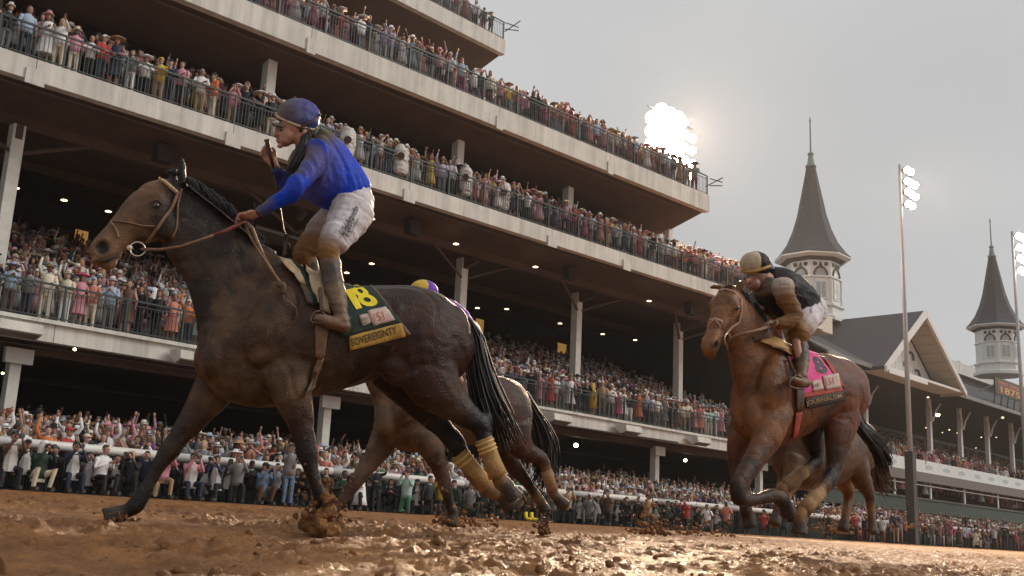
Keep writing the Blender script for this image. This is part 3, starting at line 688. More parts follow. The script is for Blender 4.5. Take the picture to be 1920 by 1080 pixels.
def strands(name, guide, n, spread, r, mt, parent, seed=1, tip=.15, jit=.04, start=.25):
    # a switch of long hair: thin tapered locks following a guide line
    R = random.Random(seed); mb = MB(); g = [Vector(p) for p in guide]
    for i in range(n):
        o = Vector((R.gauss(0, 1), R.gauss(0, 1), R.gauss(0, .7)))*spread; o2 = Vector((R.gauss(0, 1), R.gauss(0, 1), R.gauss(0, 1)))*jit
        cut = .72+.28*R.random(); pts = []; m_ = 9
        for k in range(m_):
            t = k/(m_-1)*cut; x = t*(len(g)-1); j = min(int(x), len(g)-2); p = g[j].lerp(g[j+1], x-j)
            pts.append(p+o*(start+(1-start)*math.sin(min(1, t*1.2)*math.pi*.62))+o2*t*t)
        mb.tube(pts, [r*(.5+.7*math.sin(math.pi*min(.96, .12+k/(m_-1)*.85))) for k in range(m_)], 4)
    return mb.build(name, mt, parent, smooth=True)
def mane(name, crest, hang, n, r, mt, parent, seed=1):
    R = random.Random(seed); mb = MB()
    for i in range(n):
        t = i/(n-1)*(len(crest)-1); j = min(int(t), len(crest)-2); p = Vector(crest[j]).lerp(Vector(crest[j+1]), t-j)
        for q in range(2):
            d = Vector(hang)*(.55+.7*R.random())+Vector((R.gauss(0, .015), R.gauss(0, .015), R.gauss(0, .012)))
            b0 = p+Vector((R.gauss(0, .006), R.gauss(0, .006), .004)); mid = b0+d*.45+Vector((0, 0, .022))
            mb.tube([b0-Vector(hang)*.15, b0+Vector((0, 0, .012)), mid, b0+d], [r*.6, r, r*.8, r*.15], 4)
    return mb.build(name, mt, parent, smooth=True)
def leg(fl, F, pts, hoof=True, n=14):
    fl.limb([(F.P(x, y, lat), ra, rb, c) for (x, y, lat, ra, rb, c) in pts], F.l, n=n)
def hoof_at(fl, F, top, toe, lat, w=.055, ln=.075, col=(.05, .035, .025)):
    a = F.P(*top, lat); b = F.P(*toe, lat); t = (b-a).normalized()
    u = t.cross(F.l).normalized()
    fl.loft([(a, u*w*.85, F.l*w*.85, col), (a.lerp(b, .5), u*w*1.05, F.l*w, col), (b, u*w*1.3, F.l*w*1.15, col)], 3, 14, capk=.1)
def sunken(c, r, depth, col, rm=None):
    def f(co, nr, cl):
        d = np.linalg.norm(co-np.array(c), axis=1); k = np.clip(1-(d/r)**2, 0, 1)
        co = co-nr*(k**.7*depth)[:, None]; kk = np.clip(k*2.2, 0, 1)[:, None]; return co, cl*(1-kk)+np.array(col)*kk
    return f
def muddy(fs, seed, amt, col=(.2, .115, .06), scale=7, center=None, rad=1):
    def f(co, nr, cl):
        n_ = fbm(co[:, 0]*scale+co[:, 2]*3+seed, co[:, 2]*scale+co[:, 1]*scale*.7, 5, .6)
        k = np.clip((n_-.5+amt*.25)*4, 0, 1)*amt
        if center is not None: k = k*np.clip(1.3-np.linalg.norm(co-np.array(center), axis=1)/rad, 0, 1)
        cl = cl*(1-k[:, None])+np.array(col)*k[:, None]
        sp = np.clip((fbm(co[:, 0]*52+seed, co[:, 2]*52+co[:, 1]*33, 2)-.77)*12, 0, 1)[:, None]*amt*.8; cl = cl*(1-sp)+np.array(col)*1.25*sp
        for g in fs: co, cl = g(co, nr, cl)
        return co, cl
    return f
def veiny(amp, sc, seed):
    def f(co, nr, cl):
        n_ = fbm(co[:, 0]*sc+seed, co[:, 2]*sc+co[:, 1]*sc, 4, .5)-.5
        rd = np.clip(np.abs(fbm(co[:, 0]*sc*.9+seed*3+co[:, 1]*4, co[:, 2]*sc*.6, 3, .5)-.5)*9, 0, 1); n_ = n_-(1-rd)*.9
        return co+nr*(n_*amp)[:, None], cl
    return f
def folds(amp, sc, seed, d=(0, 0, 1)):
    dv = np.array(d)
    def f(co, nr, cl):
        a = co@dv; b_ = co[:, 0]*.6+co[:, 1]*.4
        n_ = np.clip(np.abs(fbm(a*sc+seed, b_*sc*.5, 4, .5)-.5)*5, 0, 1); n2 = fbm(a*sc*3+seed, b_*sc*2, 3)-.5
        return co+nr*((.55-n_)*amp*.7+n2*amp*.6)[:, None], cl
    return f

# ================================================================== HORSE WITH NUMBER 18
BAY = (.030, .009, .0035); BAYD = (.012, .0055, .003); MUDC = (.052, .023, .009); MUDL = (.2, .11, .05); BLK = (.009, .007, .006); FACE = (.15, .075, .036)
F1 = Fr(atD(885, 640, 6.95), atD(385, 640, 6.38))
P = F1.P
o1 = F1.P(600, 760); o1.z = gz(o1.y)
H1 = thing('racehorse', 'large dark bay racehorse with number 18 cloth, nearest the camera, mud on face and chest', 'horse', o1)
fl = Flesh()
fl.loft([tb(F1, (880, 618), (876, 690), .10, BAY), tb(F1, (862, 583), (858, 712), .18, BAY), tb(F1, (825, 552), (822, 735), .235, BAY), tb(F1, (775, 536), (775, 728), .255, BAY),
         tb(F1, (715, 535), (722, 708), .25, BAY), tb(F1, (660, 536), (672, 722), .265, BAYD), tb(F1, (605, 525), (618, 738), .27, BAYD), tb(F1, (560, 500), (568, 752), .255, BAY),
         tb(F1, (515, 478), (512, 764), .215, MUDC), tb(F1, (468, 478), (455, 762), .185, MUDC), tb(F1, (425, 510), (410, 745), .165, MUDC), tb(F1, (398, 560), (383, 715), .13, MUDC)], 5, 22)
# neck
fl.loft([tb(F1, (520, 470), (385, 700), .15, MUDC), tb(F1, (480, 448), (372, 640), .13, BAYD), tb(F1, (440, 415), (362, 575), .105, BAYD), tb(F1, (405, 387), (345, 528), .085, BAYD),
         tb(F1, (372, 360), (318, 487), .078, BAYD), tb(F1, (350, 343), (300, 450), .07, BAYD)], 5, 20)
# head
HF = Fr(F1.P(330, 400), F1.P(190, 470)); 
hd = [((352, 345), (322, 420), .062, BAYD), ((325, 334), (310, 440), .082, BAYD), ((300, 336), (296, 450), .098, FACE), ((275, 343), (280, 455), .09, FACE), ((254, 358), (266, 456), .076, FACE),
      ((235, 376), (252, 458), .062, FACE), ((215, 400), (238, 468), .054, FACE), ((197, 423), (226, 484), .055, FACE), ((180, 441), (214, 500), .06, FACE), ((168, 456), (200, 505), .05, FACE), ((165, 470), (190, 500), .034, FACE)]
fl.loft([tb(F1, a, b, w, c) for a, b, w, c in hd], 5, 18, pw=2.3)
E_ = lambda x, y, lat, ru, rv, rw, col, ang=0: fl.ell(P(x, y, lat), (F1.h*math.cos(ang)+Vector((0, 0, 1))*math.sin(ang))*ru, F1.l*rv, (-F1.h*math.sin(ang)+Vector((0, 0, 1))*math.cos(ang))*rw, col)
E_(311, 425, .055, .085, .04, .085, BAYD)           # cheek disc
E_(288, 372, .072, .045, .022, .026, FACE, .5)       # brow
E_(262, 418, .055, .075, .014, .012, FACE, -.75)     # cheek ridge
E_(190, 458, .045, .05, .022, .038, FACE, -.6)       # nostril wall
E_(206, 497, .015, .045, .035, .028, MUDL, -.5)      # chin
E_(180, 490, .0, .03, .045, .02, MUDL, -.5)
for la, (tx, ty) in ((.055, (341, 292)), (-.045, (322, 312))):
    b0 = P(343 if la > 0 else 326, 345, la); t0 = P(tx, ty, la+.012); m0 = b0.lerp(t0, .5)
    fl.limb([(b0, .026, .03, BAYD), (m0, .026, .026, BLK), (b0.lerp(t0, .8), .018, .016, BLK), (t0, .005, .005, BLK)], F1.l)
# shoulders, chest, haunch muscles
E_(515, 610, .17, .17, .10, .27, MUDC, .35); E_(500, 560, .12, .11, .08, .30, BAY, .5); E_(548, 690, .16, .14, .075, .11, MUDC)
E_(400, 668, .07, .09, .10, .14, MUDC); E_(392, 668, -.08, .09, .09, .14, MUDC); E_(560, 640, .17, .2, .08, .16, BAY)
E_(795, 640, .16, .21, .11, .25, BAY, -.25); E_(845, 640, .10, .13, .10, .24, BAY, .1); E_(740, 590, .17, .1, .075, .1, BAY); E_(752, 680, .13, .15, .08, .15, BAY, .5)
E_(470, 530, .07, .22, .05, .06, BAYD, .9)
# legs: far fore reaching forward, near fore planted; hind pair folded off the ground
lf = lambda pts: leg(fl, F1, pts)
lf([(425, 690, -.13, .15, .10, MUDC), (398, 735, -.14, .125, .085, MUDC), (365, 782, -.14, .088, .065, BAY), (331, 826, -.14, .062, .052, BAYD), (318, 845, -.14, .064, .052, BAYD), (300, 870, -.14, .046, .04, BLK), (283, 900, -.14, .040, .034, BLK),
    (266, 930, -.14, .046, .038, BLK), (254, 948, -.14, .052, .042, BLK), (236, 960, -.14, .042, .038, BLK), (226, 966, -.14, .045, .045, BLK)])
hoof_at(fl, F1, (232, 960), (196, 972), -.14, .052)
lf([(535, 690, .14, .16, .10, MUDC), (549, 745, .15, .12, .085, MUDC), (563, 790, .15, .085, .062, BAY), (572, 828, .15, .066, .052, BAYD), (576, 850, .15, .066, .052, BAYD), (583, 878, .15, .044, .036, BLK), (594, 912, .15, .038, .033, BLK),
    (605, 945, .15, .05, .04, BLK), (614, 962, .15, .046, .04, BLK), (622, 978, .15, .04, .038, BLK)])
hoof_at(fl, F1, (622, 972), (612, 998), .15, .05)
# near hind (bandaged, vertical cannon)
lf([(800, 690, .13, .20, .12, BAY), (822, 730, .14, .17, .10, BAY), (850, 757, .14, .115, .08, MUDC), (880, 782, .14, .085, .06, BAYD), (902, 800, .14, .07, .05, BLK), (910, 822, .14, .055, .045, BLK), (918, 850, .14, .048, .04, MUDL), (928, 880, .14, .048, .04, MUDL), (940, 903, .14, .055, .045, MUDL), (955, 915, .14, .05, .042, BLK)])
fl.ell(P(915, 785, .14), F1.h*.03, F1.l*.03, Vector((0, 0, .05)), BLK)
hoof_at(fl, F1, (948, 908), (966, 936), .14, .055)
# far hind
lf([(735, 690, -.08, .17, .11, BAYD), (757, 722, -.10, .135, .10, BAYD), (795, 765, -.12, .10, .07, BAYD), (830, 803, -.12, .072, .055, BLK), (855, 832, -.12, .066, .05, BLK), (872, 862, -.12, .052, .042, BLK), (888, 890, -.12, .052, .042, MUDL), (908, 912, -.12, .05, .042, MUDL), (930, 925, -.12, .055, .045, MUDL), (942, 930, -.12, .045, .04, BLK)])
hoof_at(fl, F1, (938, 922), (960, 948), -.12, .055)
nos = P(190, 462, .066)
def shade_or_mud(cs):     # blends in colour: painted shade round horse's eye and jowl, mud on rider's clothes
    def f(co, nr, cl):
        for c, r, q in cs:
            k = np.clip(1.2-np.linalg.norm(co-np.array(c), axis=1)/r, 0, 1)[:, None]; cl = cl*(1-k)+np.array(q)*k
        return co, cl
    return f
body1 = fl.build('body', .0115, 5, COAT, H1, 3, muddy([veiny(.006, 9, 3), sunken(nos, .05, .03, (.010, .007, .005)), shade_or_mud([(P(296, 392, .08), .07, BAYD), (P(305, 425, .08), .09, BAYD), (P(262, 455, .05), .06, BAYD)])], 11, .6, (.12, .07, .036), 6, P(430, 660), .75))
MB().tube([P(178, 489, .046), P(190, 491, .056), P(206, 487, .062), P(220, 482, .062)], [.003, .006, .006, .002], 5).build('mouth_line', HAIRB, H1)
B1 = bvh_of(body1)
EYE = mat('dark_eye', (.01, .007, .006), .08, var=0, coat=1)
e0 = hit(B1, 293, 385, -.010)
MB().prof([(.002, -.022), (.014, -.018), (.021, -.007), (.022, .003), (.017, .014), (.004, .021)], e0, 12).build('eye', EYE, H1, smooth=True)
strap(B1, [(283, 381), (289, 375), (298, 376), (305, 384)], .005, 'eyelid', LEA, H1, .002)
mane('mane', [P(350, 338, .02), P(378, 355, .02), P(405, 376, .02), P(432, 398, .02), P(456, 420, .02), P(485, 450, .02)], F1.l*.075+Vector((0, 0, -.05))-F1.h*.03, 230, .0055, HAIRB, H1)
mane('forelock', [P(338, 330, 0), P(326, 330, 0.01)], F1.h*.05+Vector((0, 0, .012)), 12, .005, HAIRB, H1, 4)
strands('tail', [P(872, 596), P(890, 632), P(897, 690), P(912, 745), P(930, 790), P(938, 835)], 430, .036, .0065, HAIRB, H1, 5, jit=.05)
BAND = mat('muddy_gold_bandage', (.36, .21, .07), .75, var=.35, vs=12, bump=.5, bs=40)
BSTR = mat('yellow_band_stripe', (.62, .42, .14), .6, var=.2)
def bandage(F, a, b, lat, r0, r1, par, stripes=(.08, .2, .3), mt=BAND, label=None):
    A, B_ = F.P(*a, lat), F.P(*b, lat); o = MB().tube([A, A.lerp(B_, .33), A.lerp(B_, .66), B_], [r0, r0*.96, r0*.94, r1], 16).build('leg_bandage', mt, par, smooth=True)
    for s_ in stripes: MB().tube([A.lerp(B_, s_), A.lerp(B_, s_+.05)], r0+.004, 16).build('stripe', BSTR, o, smooth=True)
bandage(F1, (906, 822), (934, 893), .14, .058, .062, H1); bandage(F1, (860, 850), (912, 913), -.12, .060, .060, H1, (.1, .22))
# tack
GLD = mat('gold_stud', (.75, .55, .2), .3, metal=.6, var=.1)
br = thing('bridle', 'muddy leather bridle with white and gold browband on the number 18 horse', 'bridle', o1)
strap(B1, [(273, 341), (283, 336), (296, 336), (308, 342), (320, 352), (331, 362)], .011, 'browband', CREAM, br, .008)
for k in range(9):
    t = k/8; p = hit(B1, 290+40*t, 335+27*t**1.3, .02); MB().prof([(.002, -.007), (.008, 0), (.002, .007)], p, 6).build('stud', GLD, br)
strap(B1, [(333, 360), (327, 378), (318, 395), (306, 412), (296, 428), (283, 444), (270, 458), (262, 464)], .010, 'cheek_strap', LEAM, br, .008)
strap(B1, [(204, 414), (220, 415), (245, 418), (268, 424), (290, 424)], .006, 'noseband', LEAM, br, .006)
strap(B1, [(206, 414), (214, 424), (220, 436), (222, 446)], .008, 'figure_eight_strap', LEAM, br, .006)
strap(B1, [(340, 355), (334, 380), (333, 405), (330, 430), (322, 446)], .006, 'throat_lash', LEAM, br, .006)
c = hit(B1, 258, 467, .03, 6); c = F1.P(258, 467, .085)
MB().tube([c+(F1.h*math.cos(a_)+Vector((0, 0, 1))*math.sin(a_))*.042 for a_ in [2*math.pi*i/20 for i in range(21)]], .005, 6, cap=False).build('bit_ring', STEEL, br, smooth=True)
fl = Flesh(); fl.sph(c+F1.h*.045+F1.l*.005, .017, (.6, .52, .4)); fl.build('bit_stop', .005, 1, SILK, br)
rn = thing('reins', 'reddish leather reins running from the bit to the hand of the rider in blue', 'reins', o1)
RED = mat('red_rein_rubber', (.2, .05, .035), .5, var=.3, vs=30, bump=.4)
rp = [P(264, 467, .1), P(300, 468, .13), P(340, 462, .15), P(375, 450, .16), P(400, 441, .16)]
MB().tube(rp, .009, 6).build('rein_leather', LEAM, rn, smooth=True)
MB().tube([rp[-1], P(425, 432, .15), P(448, 421, .14), P(458, 414, .13)], [.009, .013, .014, .014], 6).build('rein_grip', RED, rn, smooth=True)
MB().tube([P(462, 418, .15), P(473, 428, .18), P(482, 452, .2), P(497, 485, .22), P(515, 515, .24), P(527, 532, .25)], [.012, .011, .01, .009, .009, .009], 6).build('rein_end', LEAM, rn, smooth=True)
MB().tube([P(460, 422, .12), P(468, 440, .17), P(485, 470, .21), P(508, 505, .24), P(524, 531, .25)], .009, 6).build('rein_end', LEAM, rn, smooth=True)
fl = Flesh(); k_ = P(527, 534, .26); fl.ell(k_, F1.h*.035, F1.l*.02, Vector((0, 0, .022)), (.12, .07, .04)); fl.ell(k_-F1.h*.02+Vector((0, 0, -.03)), F1.h*.018, F1.l*.02, Vector((0, 0, .03)), (.12, .07, .04)); fl.build('rein_knot', .006, 1, SILK, rn)
MB().tube([P(529, 545, .26), P(533, 560, .26), P(545, 567, .27), P(556, 578, .27), P(557, 590, .26), P(551, 598, .26)], .005, 5).build('rein_tail', LEAM, rn, smooth=True)
# saddle cloth, saddle, girth
sc = thing('saddle_cloth', 'dark green saddle cloth with yellow number 18 and gold name band reading SOVEREIGNTY', 'saddle cloth', o1)
GC = mat('dark_green_cloth', (.012, .03, .022), .75, var=.3, vs=15, bump=.3); GB = mat('gold_cloth_band', (.42, .24, .04), .7, var=.3, vs=12, bump=.3); YE = mat('bright_yellow_print', (.85, .68, .02), .6, var=.08)
INK = mat('dark_ink', (.05, .03, .01), .7, var=.1); LBL = mat('muddy_white_label', (.52, .4, .34), .7, var=.3, vs=18); REDP = mat('red_print', (.5, .08, .05), .6)
pc = patch(B1, [(600, 527), (690, 531), (754, 605), (640, 634)], 'cloth', GC, sc, 18, 16, .012, .01, .006)
pn = patch(B1, [(653, 631), (751, 606), (760, 631), (655, 657)], 'name_band', GB, sc, 16, 5, .016, .008)
patch(B1, [(692, 533), (708, 548), (771, 628), (757, 630)], 'cloth_edge', MATS['muddy_leather'], sc, 4, 14, .010, .006)
l1 = patch(B1, [(672, 594), (692, 588), (694, 606), (677, 612)], 'label', LBL, sc, 5, 4, .018, .003)
l2 = patch(B1, [(687, 585), (722, 576), (740, 601), (699, 613)], 'label', LBL, sc, 6, 5, .020, .003)
text_on(bvh_of(l2), '151', [(700, 588), (717, 583), (722, 599), (703, 603)], 'lettering', REDP, sc, .005)
text_on(bvh_of(l1), 'KENTUCKY', [(673, 598), (690, 593), (692, 599), (675, 604)], 'lettering', INK, sc, .005)
text_on(bvh_of(l1), 'DERBY', [(675, 606), (691, 601), (692, 605), (677, 610)], 'lettering', INK, sc, .005)
text_on(bvh_of(pc), '1', [(643, 539), (659, 536), (679, 577), (668, 580)], 'number', YE, sc, .005, .03)
text_on(bvh_of(pc), '8', [(655, 535), (676, 532), (716, 571), (681, 577)], 'number', YE, sc, .005, .025)
text_on(bvh_of(pn), 'SOVEREIGNTY', [(657, 636), (742, 611), (745, 625), (660, 650)], 'lettering', INK, sc, .005, .01)
sd_ = thing('saddle', 'small racing saddle with cream flap, stirrup and muddy girth on the number 18 horse', 'saddle', o1)
patch(B1, [(524, 489), (545, 492), (573, 538), (560, 535)], 'pad', CREAM, sd_, 6, 8, .03, .02, .02)
patch(B1, [(560, 535), (573, 538), (588, 575), (577, 572)], 'pad_strap', LEA, sd_, 4, 6, .03, .02)
patch(B1, [(549, 496), (560, 498), (600, 570), (585, 575)], 'under_cloth', GC, sd_, 5, 8, .028, .01)
patch(B1, [(562, 500), (604, 520), (619, 594), (600, 588)], 'flap', CREAM, sd_, 8, 10, .04, .015, .03)
patch(B1, [(556, 492), (640, 520), (640, 545), (600, 525)], 'seat', LEA, sd_, 8, 5, .05, .04)
patch(B1, [(591, 612), (616, 615), (606, 672), (591, 668)], 'girth', LEAM, sd_, 5, 6, .03, .015)
patch(B1, [(594, 669), (608, 671), (585, 727), (566, 748)], 'girth_strap', LEAM, sd_, 4, 7, .02, .01)
patch(B1, [(588, 690), (596, 688), (576, 735), (566, 745)], 'girth_strap', LEA, sd_, 3, 6, .026, .01)
st = [P(x, y, .37) for x, y in ((601, 583), (592, 584), (585, 590), (582, 600), (585, 605), (600, 606), (612, 607), (613, 598), (608, 588), (601, 583))]
MB().tube(st, .007, 6).build('stirrup', LEA, sd_, smooth=True)
MB().tube([P(600, 540, .3), P(603, 583, .37)], .012, 5).build('stirrup_leather', LEA, sd_)

# ================================================================== RIDER IN BLUE
def finger(mb_or_fl, pts, r, col): mb_or_fl.limb([(p, rr, rr, col) for p, rr in zip(pts, r)], (0, 0, 1) if abs((pts[-1]-pts[0]).normalized().z) < .8 else (0, 1, 0), sub=2, n=8)
def hand(fl, wrist, palm, dirn, curl, up, s=1.0, col=(.42, .2, .13)):
    # palm block and five fingers; dirn: where the fingers go, curl: where they bend to, up: across the knuckles
    d, c_, u = (Vector(q).normalized() for q in (dirn, curl, up)); W_ = Vector(wrist); pc = Vector(palm)
    fl.limb([(W_, .027*s, .02*s, col), (W_.lerp(pc, .6), .034*s, .021*s, col), (pc+d*.02*s, .042*s, .019*s, col)], c_)
    for i, (o_, ln) in enumerate(((.032, .9), (.011, 1), (-.011, .95), (-.031, .78))):
        b0 = pc+d*.035*s+u*o_*s; k1 = b0+(d*.8+c_*.25).normalized()*.032*ln*s; k2 = k1+(d*.15+c_).normalized()*.026*ln*s; k3 = k2+(-d*.8+c_*.55).normalized()*.02*ln*s
        finger(fl, [b0-d*.015*s, b0, k1, k2, k3], [.0105*s, .0105*s, .0098*s, .009*s, .0075*s], col)
    t0 = pc-d*.02*s+u*.036*s; t1 = t0+(u*.6+d*.5+c_*.4).normalized()*.034*s; t2 = t1+(d*.6+c_*.8).normalized()*.028*s
    finger(fl, [t0, t1, t2], [.0125*s, .0115*s, .009*s], col)
BLU = (.004, .048, .50); BLUM = (.11, .085, .07); SK = (.42, .2, .13); WHT = (.62, .58, .6); BRM = (.21, .105, .038); BTB = (.035, .024, .018); BTM = (.15, .085, .045)
R1 = thing('person', 'jockey in muddy royal blue silks and blue helmet standing in the stirrups, whip raised', 'person', P(640, 600))
fl = Flesh(); U = Vector((0, 0, 1))
# head, neck and hands: face looks left
hc = P(553, 232, 0); fh = (F1.h*.97+Vector((0, 0, -.05))+F1.l*.1).normalized()
fl.ell(hc, fh*.098, F1.l*.075, U*.105, SK); fl.ell(P(540, 252, 0), fh*.062, F1.l*.058, U*.07, SK)
fl.ell(P(534, 266, 0), fh*.042, F1.l*.045, U*.03, (.36, .16, .1)); fl.limb([(P(523, 240, 0), .012, .012, SK), (P(517, 250, 0), .016, .015, SK), (P(516, 255, 0), .012, .017, SK)], F1.l, n=8)
fl.ell(P(521, 262, 0), fh*.014, F1.l*.024, U*.007, (.3, .09, .07)); fl.ell(P(522, 266, 0), fh*.013, F1.l*.022, U*.006, (.3, .09, .07)); fl.ell(P(525, 274, 0), fh*.02, F1.l*.02, U*.014, SK)
fl.ell(P(571, 250, .07), fh*.018, F1.l*.012, U*.032, (.4, .17, .12))
fl.limb([(P(562, 255, 0), .06, .058, SK), (P(578, 275, 0), .062, .065, SK), (P(595, 300, 0), .09, .1, SK)], F1.l)
# torso, arms and legs inside the clothes (one continuous body)
fl.loft([tb(F1, (618, 262), (572, 300), .14, SK), tb(F1, (648, 300), (582, 340), .16, SK), tb(F1, (680, 345), (612, 380), .14, SK), tb(F1, (690, 385), (625, 410), .13, SK)], 4, 14)
fl.limb([(P(600, 290, .15), .05, .05, SK), (P(560, 352, .25), .036, .036, SK), (P(485, 398, .16), .024, .026, SK), (P(468, 405, .14), .028, .024, SK)], F1.l)
fl.limb([(P(578, 298, -.14), .05, .05, SK), (P(553, 345, -.26), .036, .036, SK), (P(516, 312, -.2), .024, .026, SK), (P(510, 300, -.19), .026, .024, SK)], F1.l)
fl.limb([(P(668, 395, .1), .09, .09, SK), (P(614, 465, .2), .035, .035, SK), (P(624, 520, .25), .03, .03, SK), (P(639, 590, .33), .028, .028, SK), (P(612, 602, .34), .024, .024, SK)], F1.l)
fl.limb([(P(655, 395, -.08), .08, .08, SK), (P(575, 475, -.18), .035, .035, SK), (P(586, 520, -.24), .03, .03, SK), (P(596, 570, -.27), .04, .04, SK)], F1.l)
hand(fl, P(486, 398, .155), P(466, 405, .14), (P(446, 408, .13)-P(470, 405, .14)), (F1.l*-.3+Vector((0, 0, -1))-F1.h*-.2), F1.l+U*.5)
hand(fl, P(515, 310, -.2), P(507, 297, -.19), U*.5+F1.h*.45-F1.l*.2, F1.l*.8+F1.h*.3, U*.9-F1.h*.4, 1.0)
body = fl.build('body', .0065, 1, SKIN, R1, 1)
# long muddy brown hair and dark scarf under the helmet
fl = Flesh(); fl.limb([(P(568, 240, 0), .07, .072, (.03, .02, .015)), (P(571, 268, 0), .06, .07, (.035, .02, .015)), (P(566, 292, .03), .045, .06, (.05, .03, .02)), (P(557, 312, .03), .02, .04, (.04, .025, .02))], F1.l)
fl.build('hair', .008, 2, mat('curly_dark_hair', rough=.6, attr='col', var=.4, vs=40, bump=1, bs=60), R1, 1, veiny(.02, 40, 2))
strands('hair', [P(572, 246, .05), P(573, 268, .09), P(567, 290, .11), P(558, 312, .11), P(549, 332, .10)], 90, .022, .0065, HAIRB, R1, 3, jit=.02)
# blue jacket
fl = Flesh(); J = lambda a, b, w, c: tb(F1, a, b, w, c)
fl.loft([J((604, 240), (572, 292), .085, BLUM), J((622, 253), (555, 318), .165, BLUM), J((645, 280), (557, 345), .195, BLU), J((668, 312), (572, 368), .19, BLU), J((685, 336), (592, 381), .175, BLU), J((693, 352), (610, 388), .16, BLU), J((690, 360), (618, 392), .14, BLU)], 5, 20)
fl.limb([(P(603, 282, .15), .085, .08, BLU), (P(585, 312, .2), .074, .07, BLU), (P(556, 350, .26), .064, .06, BLU), (P(535, 368, .24), .056, .055, BLU), (P(505, 387, .19), .043, .045, BLU), (P(486, 398, .16), .030, .034, BLUM)], F1.l)
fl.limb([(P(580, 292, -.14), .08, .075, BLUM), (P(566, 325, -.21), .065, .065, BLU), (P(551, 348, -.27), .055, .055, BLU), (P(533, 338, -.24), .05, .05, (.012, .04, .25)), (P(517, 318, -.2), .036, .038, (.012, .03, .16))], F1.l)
fl.limb([(P(562, 290, .02), .045, .08, BLUM), (P(553, 310, .02), .04, .07, (.22, .15, .09))], F1.l)
jk = fl.build('jacket', .0085, 2, SILK, R1, 3, muddy([folds(.03, 9, 5, (.8, .1, .3)), shade_or_mud([(P(572, 290, .16), .12, BLUM), (P(556, 325, .25), .06, BLUM), (P(500, 380, .2), .07, BLUM)])], 21, .85, (.15, .11, .075), 6, P(558, 300, .1), .28))
# white breeches with brown mud
fl = Flesh()
fl.loft([tb(F1, (690, 345), (618, 385), .14, WHT), tb(F1, (699, 372), (618, 402), .165, WHT), tb(F1, (700, 395), (628, 425), .165, WHT)], 4, 18)
fl.limb([(P(664, 388, .09), .14, .10, WHT), (P(648, 420, .14), .125, .10, WHT), (P(627, 452, .19), .092, .085, WHT), (P(616, 474, .2), .075, .072, BRM), (P(622, 494, .2), .058, .058, BRM)], F1.l)
fl.limb([(P(645, 392, -.09), .12, .095, WHT), (P(612, 425, -.14), .105, .09, WHT), (P(582, 460, -.18), .085, .08, BRM), (P(568, 480, -.19), .068, .07, BRM), (P(580, 495, -.2), .055, .055, BRM)], F1.l)
brc = fl.build('breeches', .0085, 2, SILK, R1, 4, muddy([folds(.013, 11, 9, (.3, .1, 1)), shade_or_mud([(P(598, 474, .24), .14, BRM), (P(568, 474, -.12), .14, BRM)])], 33, .9, BRM, 7, P(590, 470, 0), .36))
BB = bvh_of(brc); BLKI = mat('black_print', (.02, .02, .025), .6, var=0)
text_on(BB, 'Hildebrandts', [(634, 434), (665, 383), (673, 389), (649, 452)], 'lettering', BLKI, R1, .01, .012, .3)
text_on(BB, 'ICE CREAM', [(652, 441), (671, 408), (674, 411), (656, 445)], 'lettering', BLKI, R1, .01)
# boots
fl = Flesh()
fl.limb([(P(619, 490, .2), .064, .06, BTM), (P(622, 515, .24), .066, .06, BTB), (P(630, 552, .29), .058, .055, BTM), (P(638, 585, .325), .047, .045, BTM), (P(642, 603, .335), .048, .045, BTM)], F1.l)
fl.limb([(P(650, 613, .335), .036, .04, BTM), (P(628, 607, .34), .04, .045, BTM), (P(604, 599, .345), .034, .042, BTM), (P(588, 596, .345), .024, .032, BTM)], F1.l); fl.build('boot', .008, 2, mat('muddy_boot', rough=.5, attr='col', var=.35, vs=14, bump=.3), R1, 2, folds(.01, 14, 2))
fl = Flesh(); fl.limb([(P(578, 490, -.2), .06, .06, BTB), (P(584, 520, -.23), .06, .055, BTB), (P(592, 560, -.27), .05, .05, BTB), (P(596, 590, -.28), .045, .045, BTB), (P(575, 600, -.28), .03, .04, BTB)], F1.l); fl.build('boot', .009, 2, MATS['muddy_boot'], R1, 2)
# helmet with band, goggle strap, goggles
fl = Flesh(); HB = (.02, .045, .3); HM = (.13, .1, .075)
fl.ell(P(560, 216, 0), fh*.142+U*.012, F1.l*.108, U*.108-fh*.02, HB); fl.ell(P(563, 228, 0), fh*.125, F1.l*.106, U*.075, HB)
hm = fl.build('helmet', .007, 2, SILK, R1, 3, muddy([shade_or_mud([(P(524, 205, .04), .15, HM)])], 5, 1.0, HM, 3, P(530, 200, .05), .2))
BH = bvh_of(hm)
strap(BH, [(514, 211), (522, 219), (535, 226), (550, 232), (568, 238), (585, 242), (600, 243)], .009, 'helmet_band', CREAM, R1, .003)
strap(BH, [(602, 214), (592, 222), (580, 230), (565, 236), (552, 240)], .007, 'goggle_strap', LEA, R1, .006)
MB().tube([P(519, 229, -.05), P(515, 233, 0), P(519, 234, .045), P(530, 238, .075)], [.014, .017, .017, .01], 8).build('goggles', mat('smoked_goggles', (.05, .035, .03), .12, coat=1), R1, smooth=True)
for la in (.045, -.045): MB().prof([(.001, -.009), (.007, -.004), (.007, .004), (.001, .009)], P(526, 243, la), 8).build('eye', EYE, R1)
MB().tube([P(520, 231, .05), P(533, 236, .078)], .004, 4).build('eyebrow', LEA, R1)
wp = thing('riding_whip', 'black riding whip held upright in the right fist of the rider in blue', 'whip', P(507, 295, -.17))
MB().tube([P(500, 262, -.15), P(501, 266, -.15), P(506, 288, -.17), P(512, 312, -.18)], [.019, .015, .014, .012], 8).build('grip', LEA, wp, smooth=True)
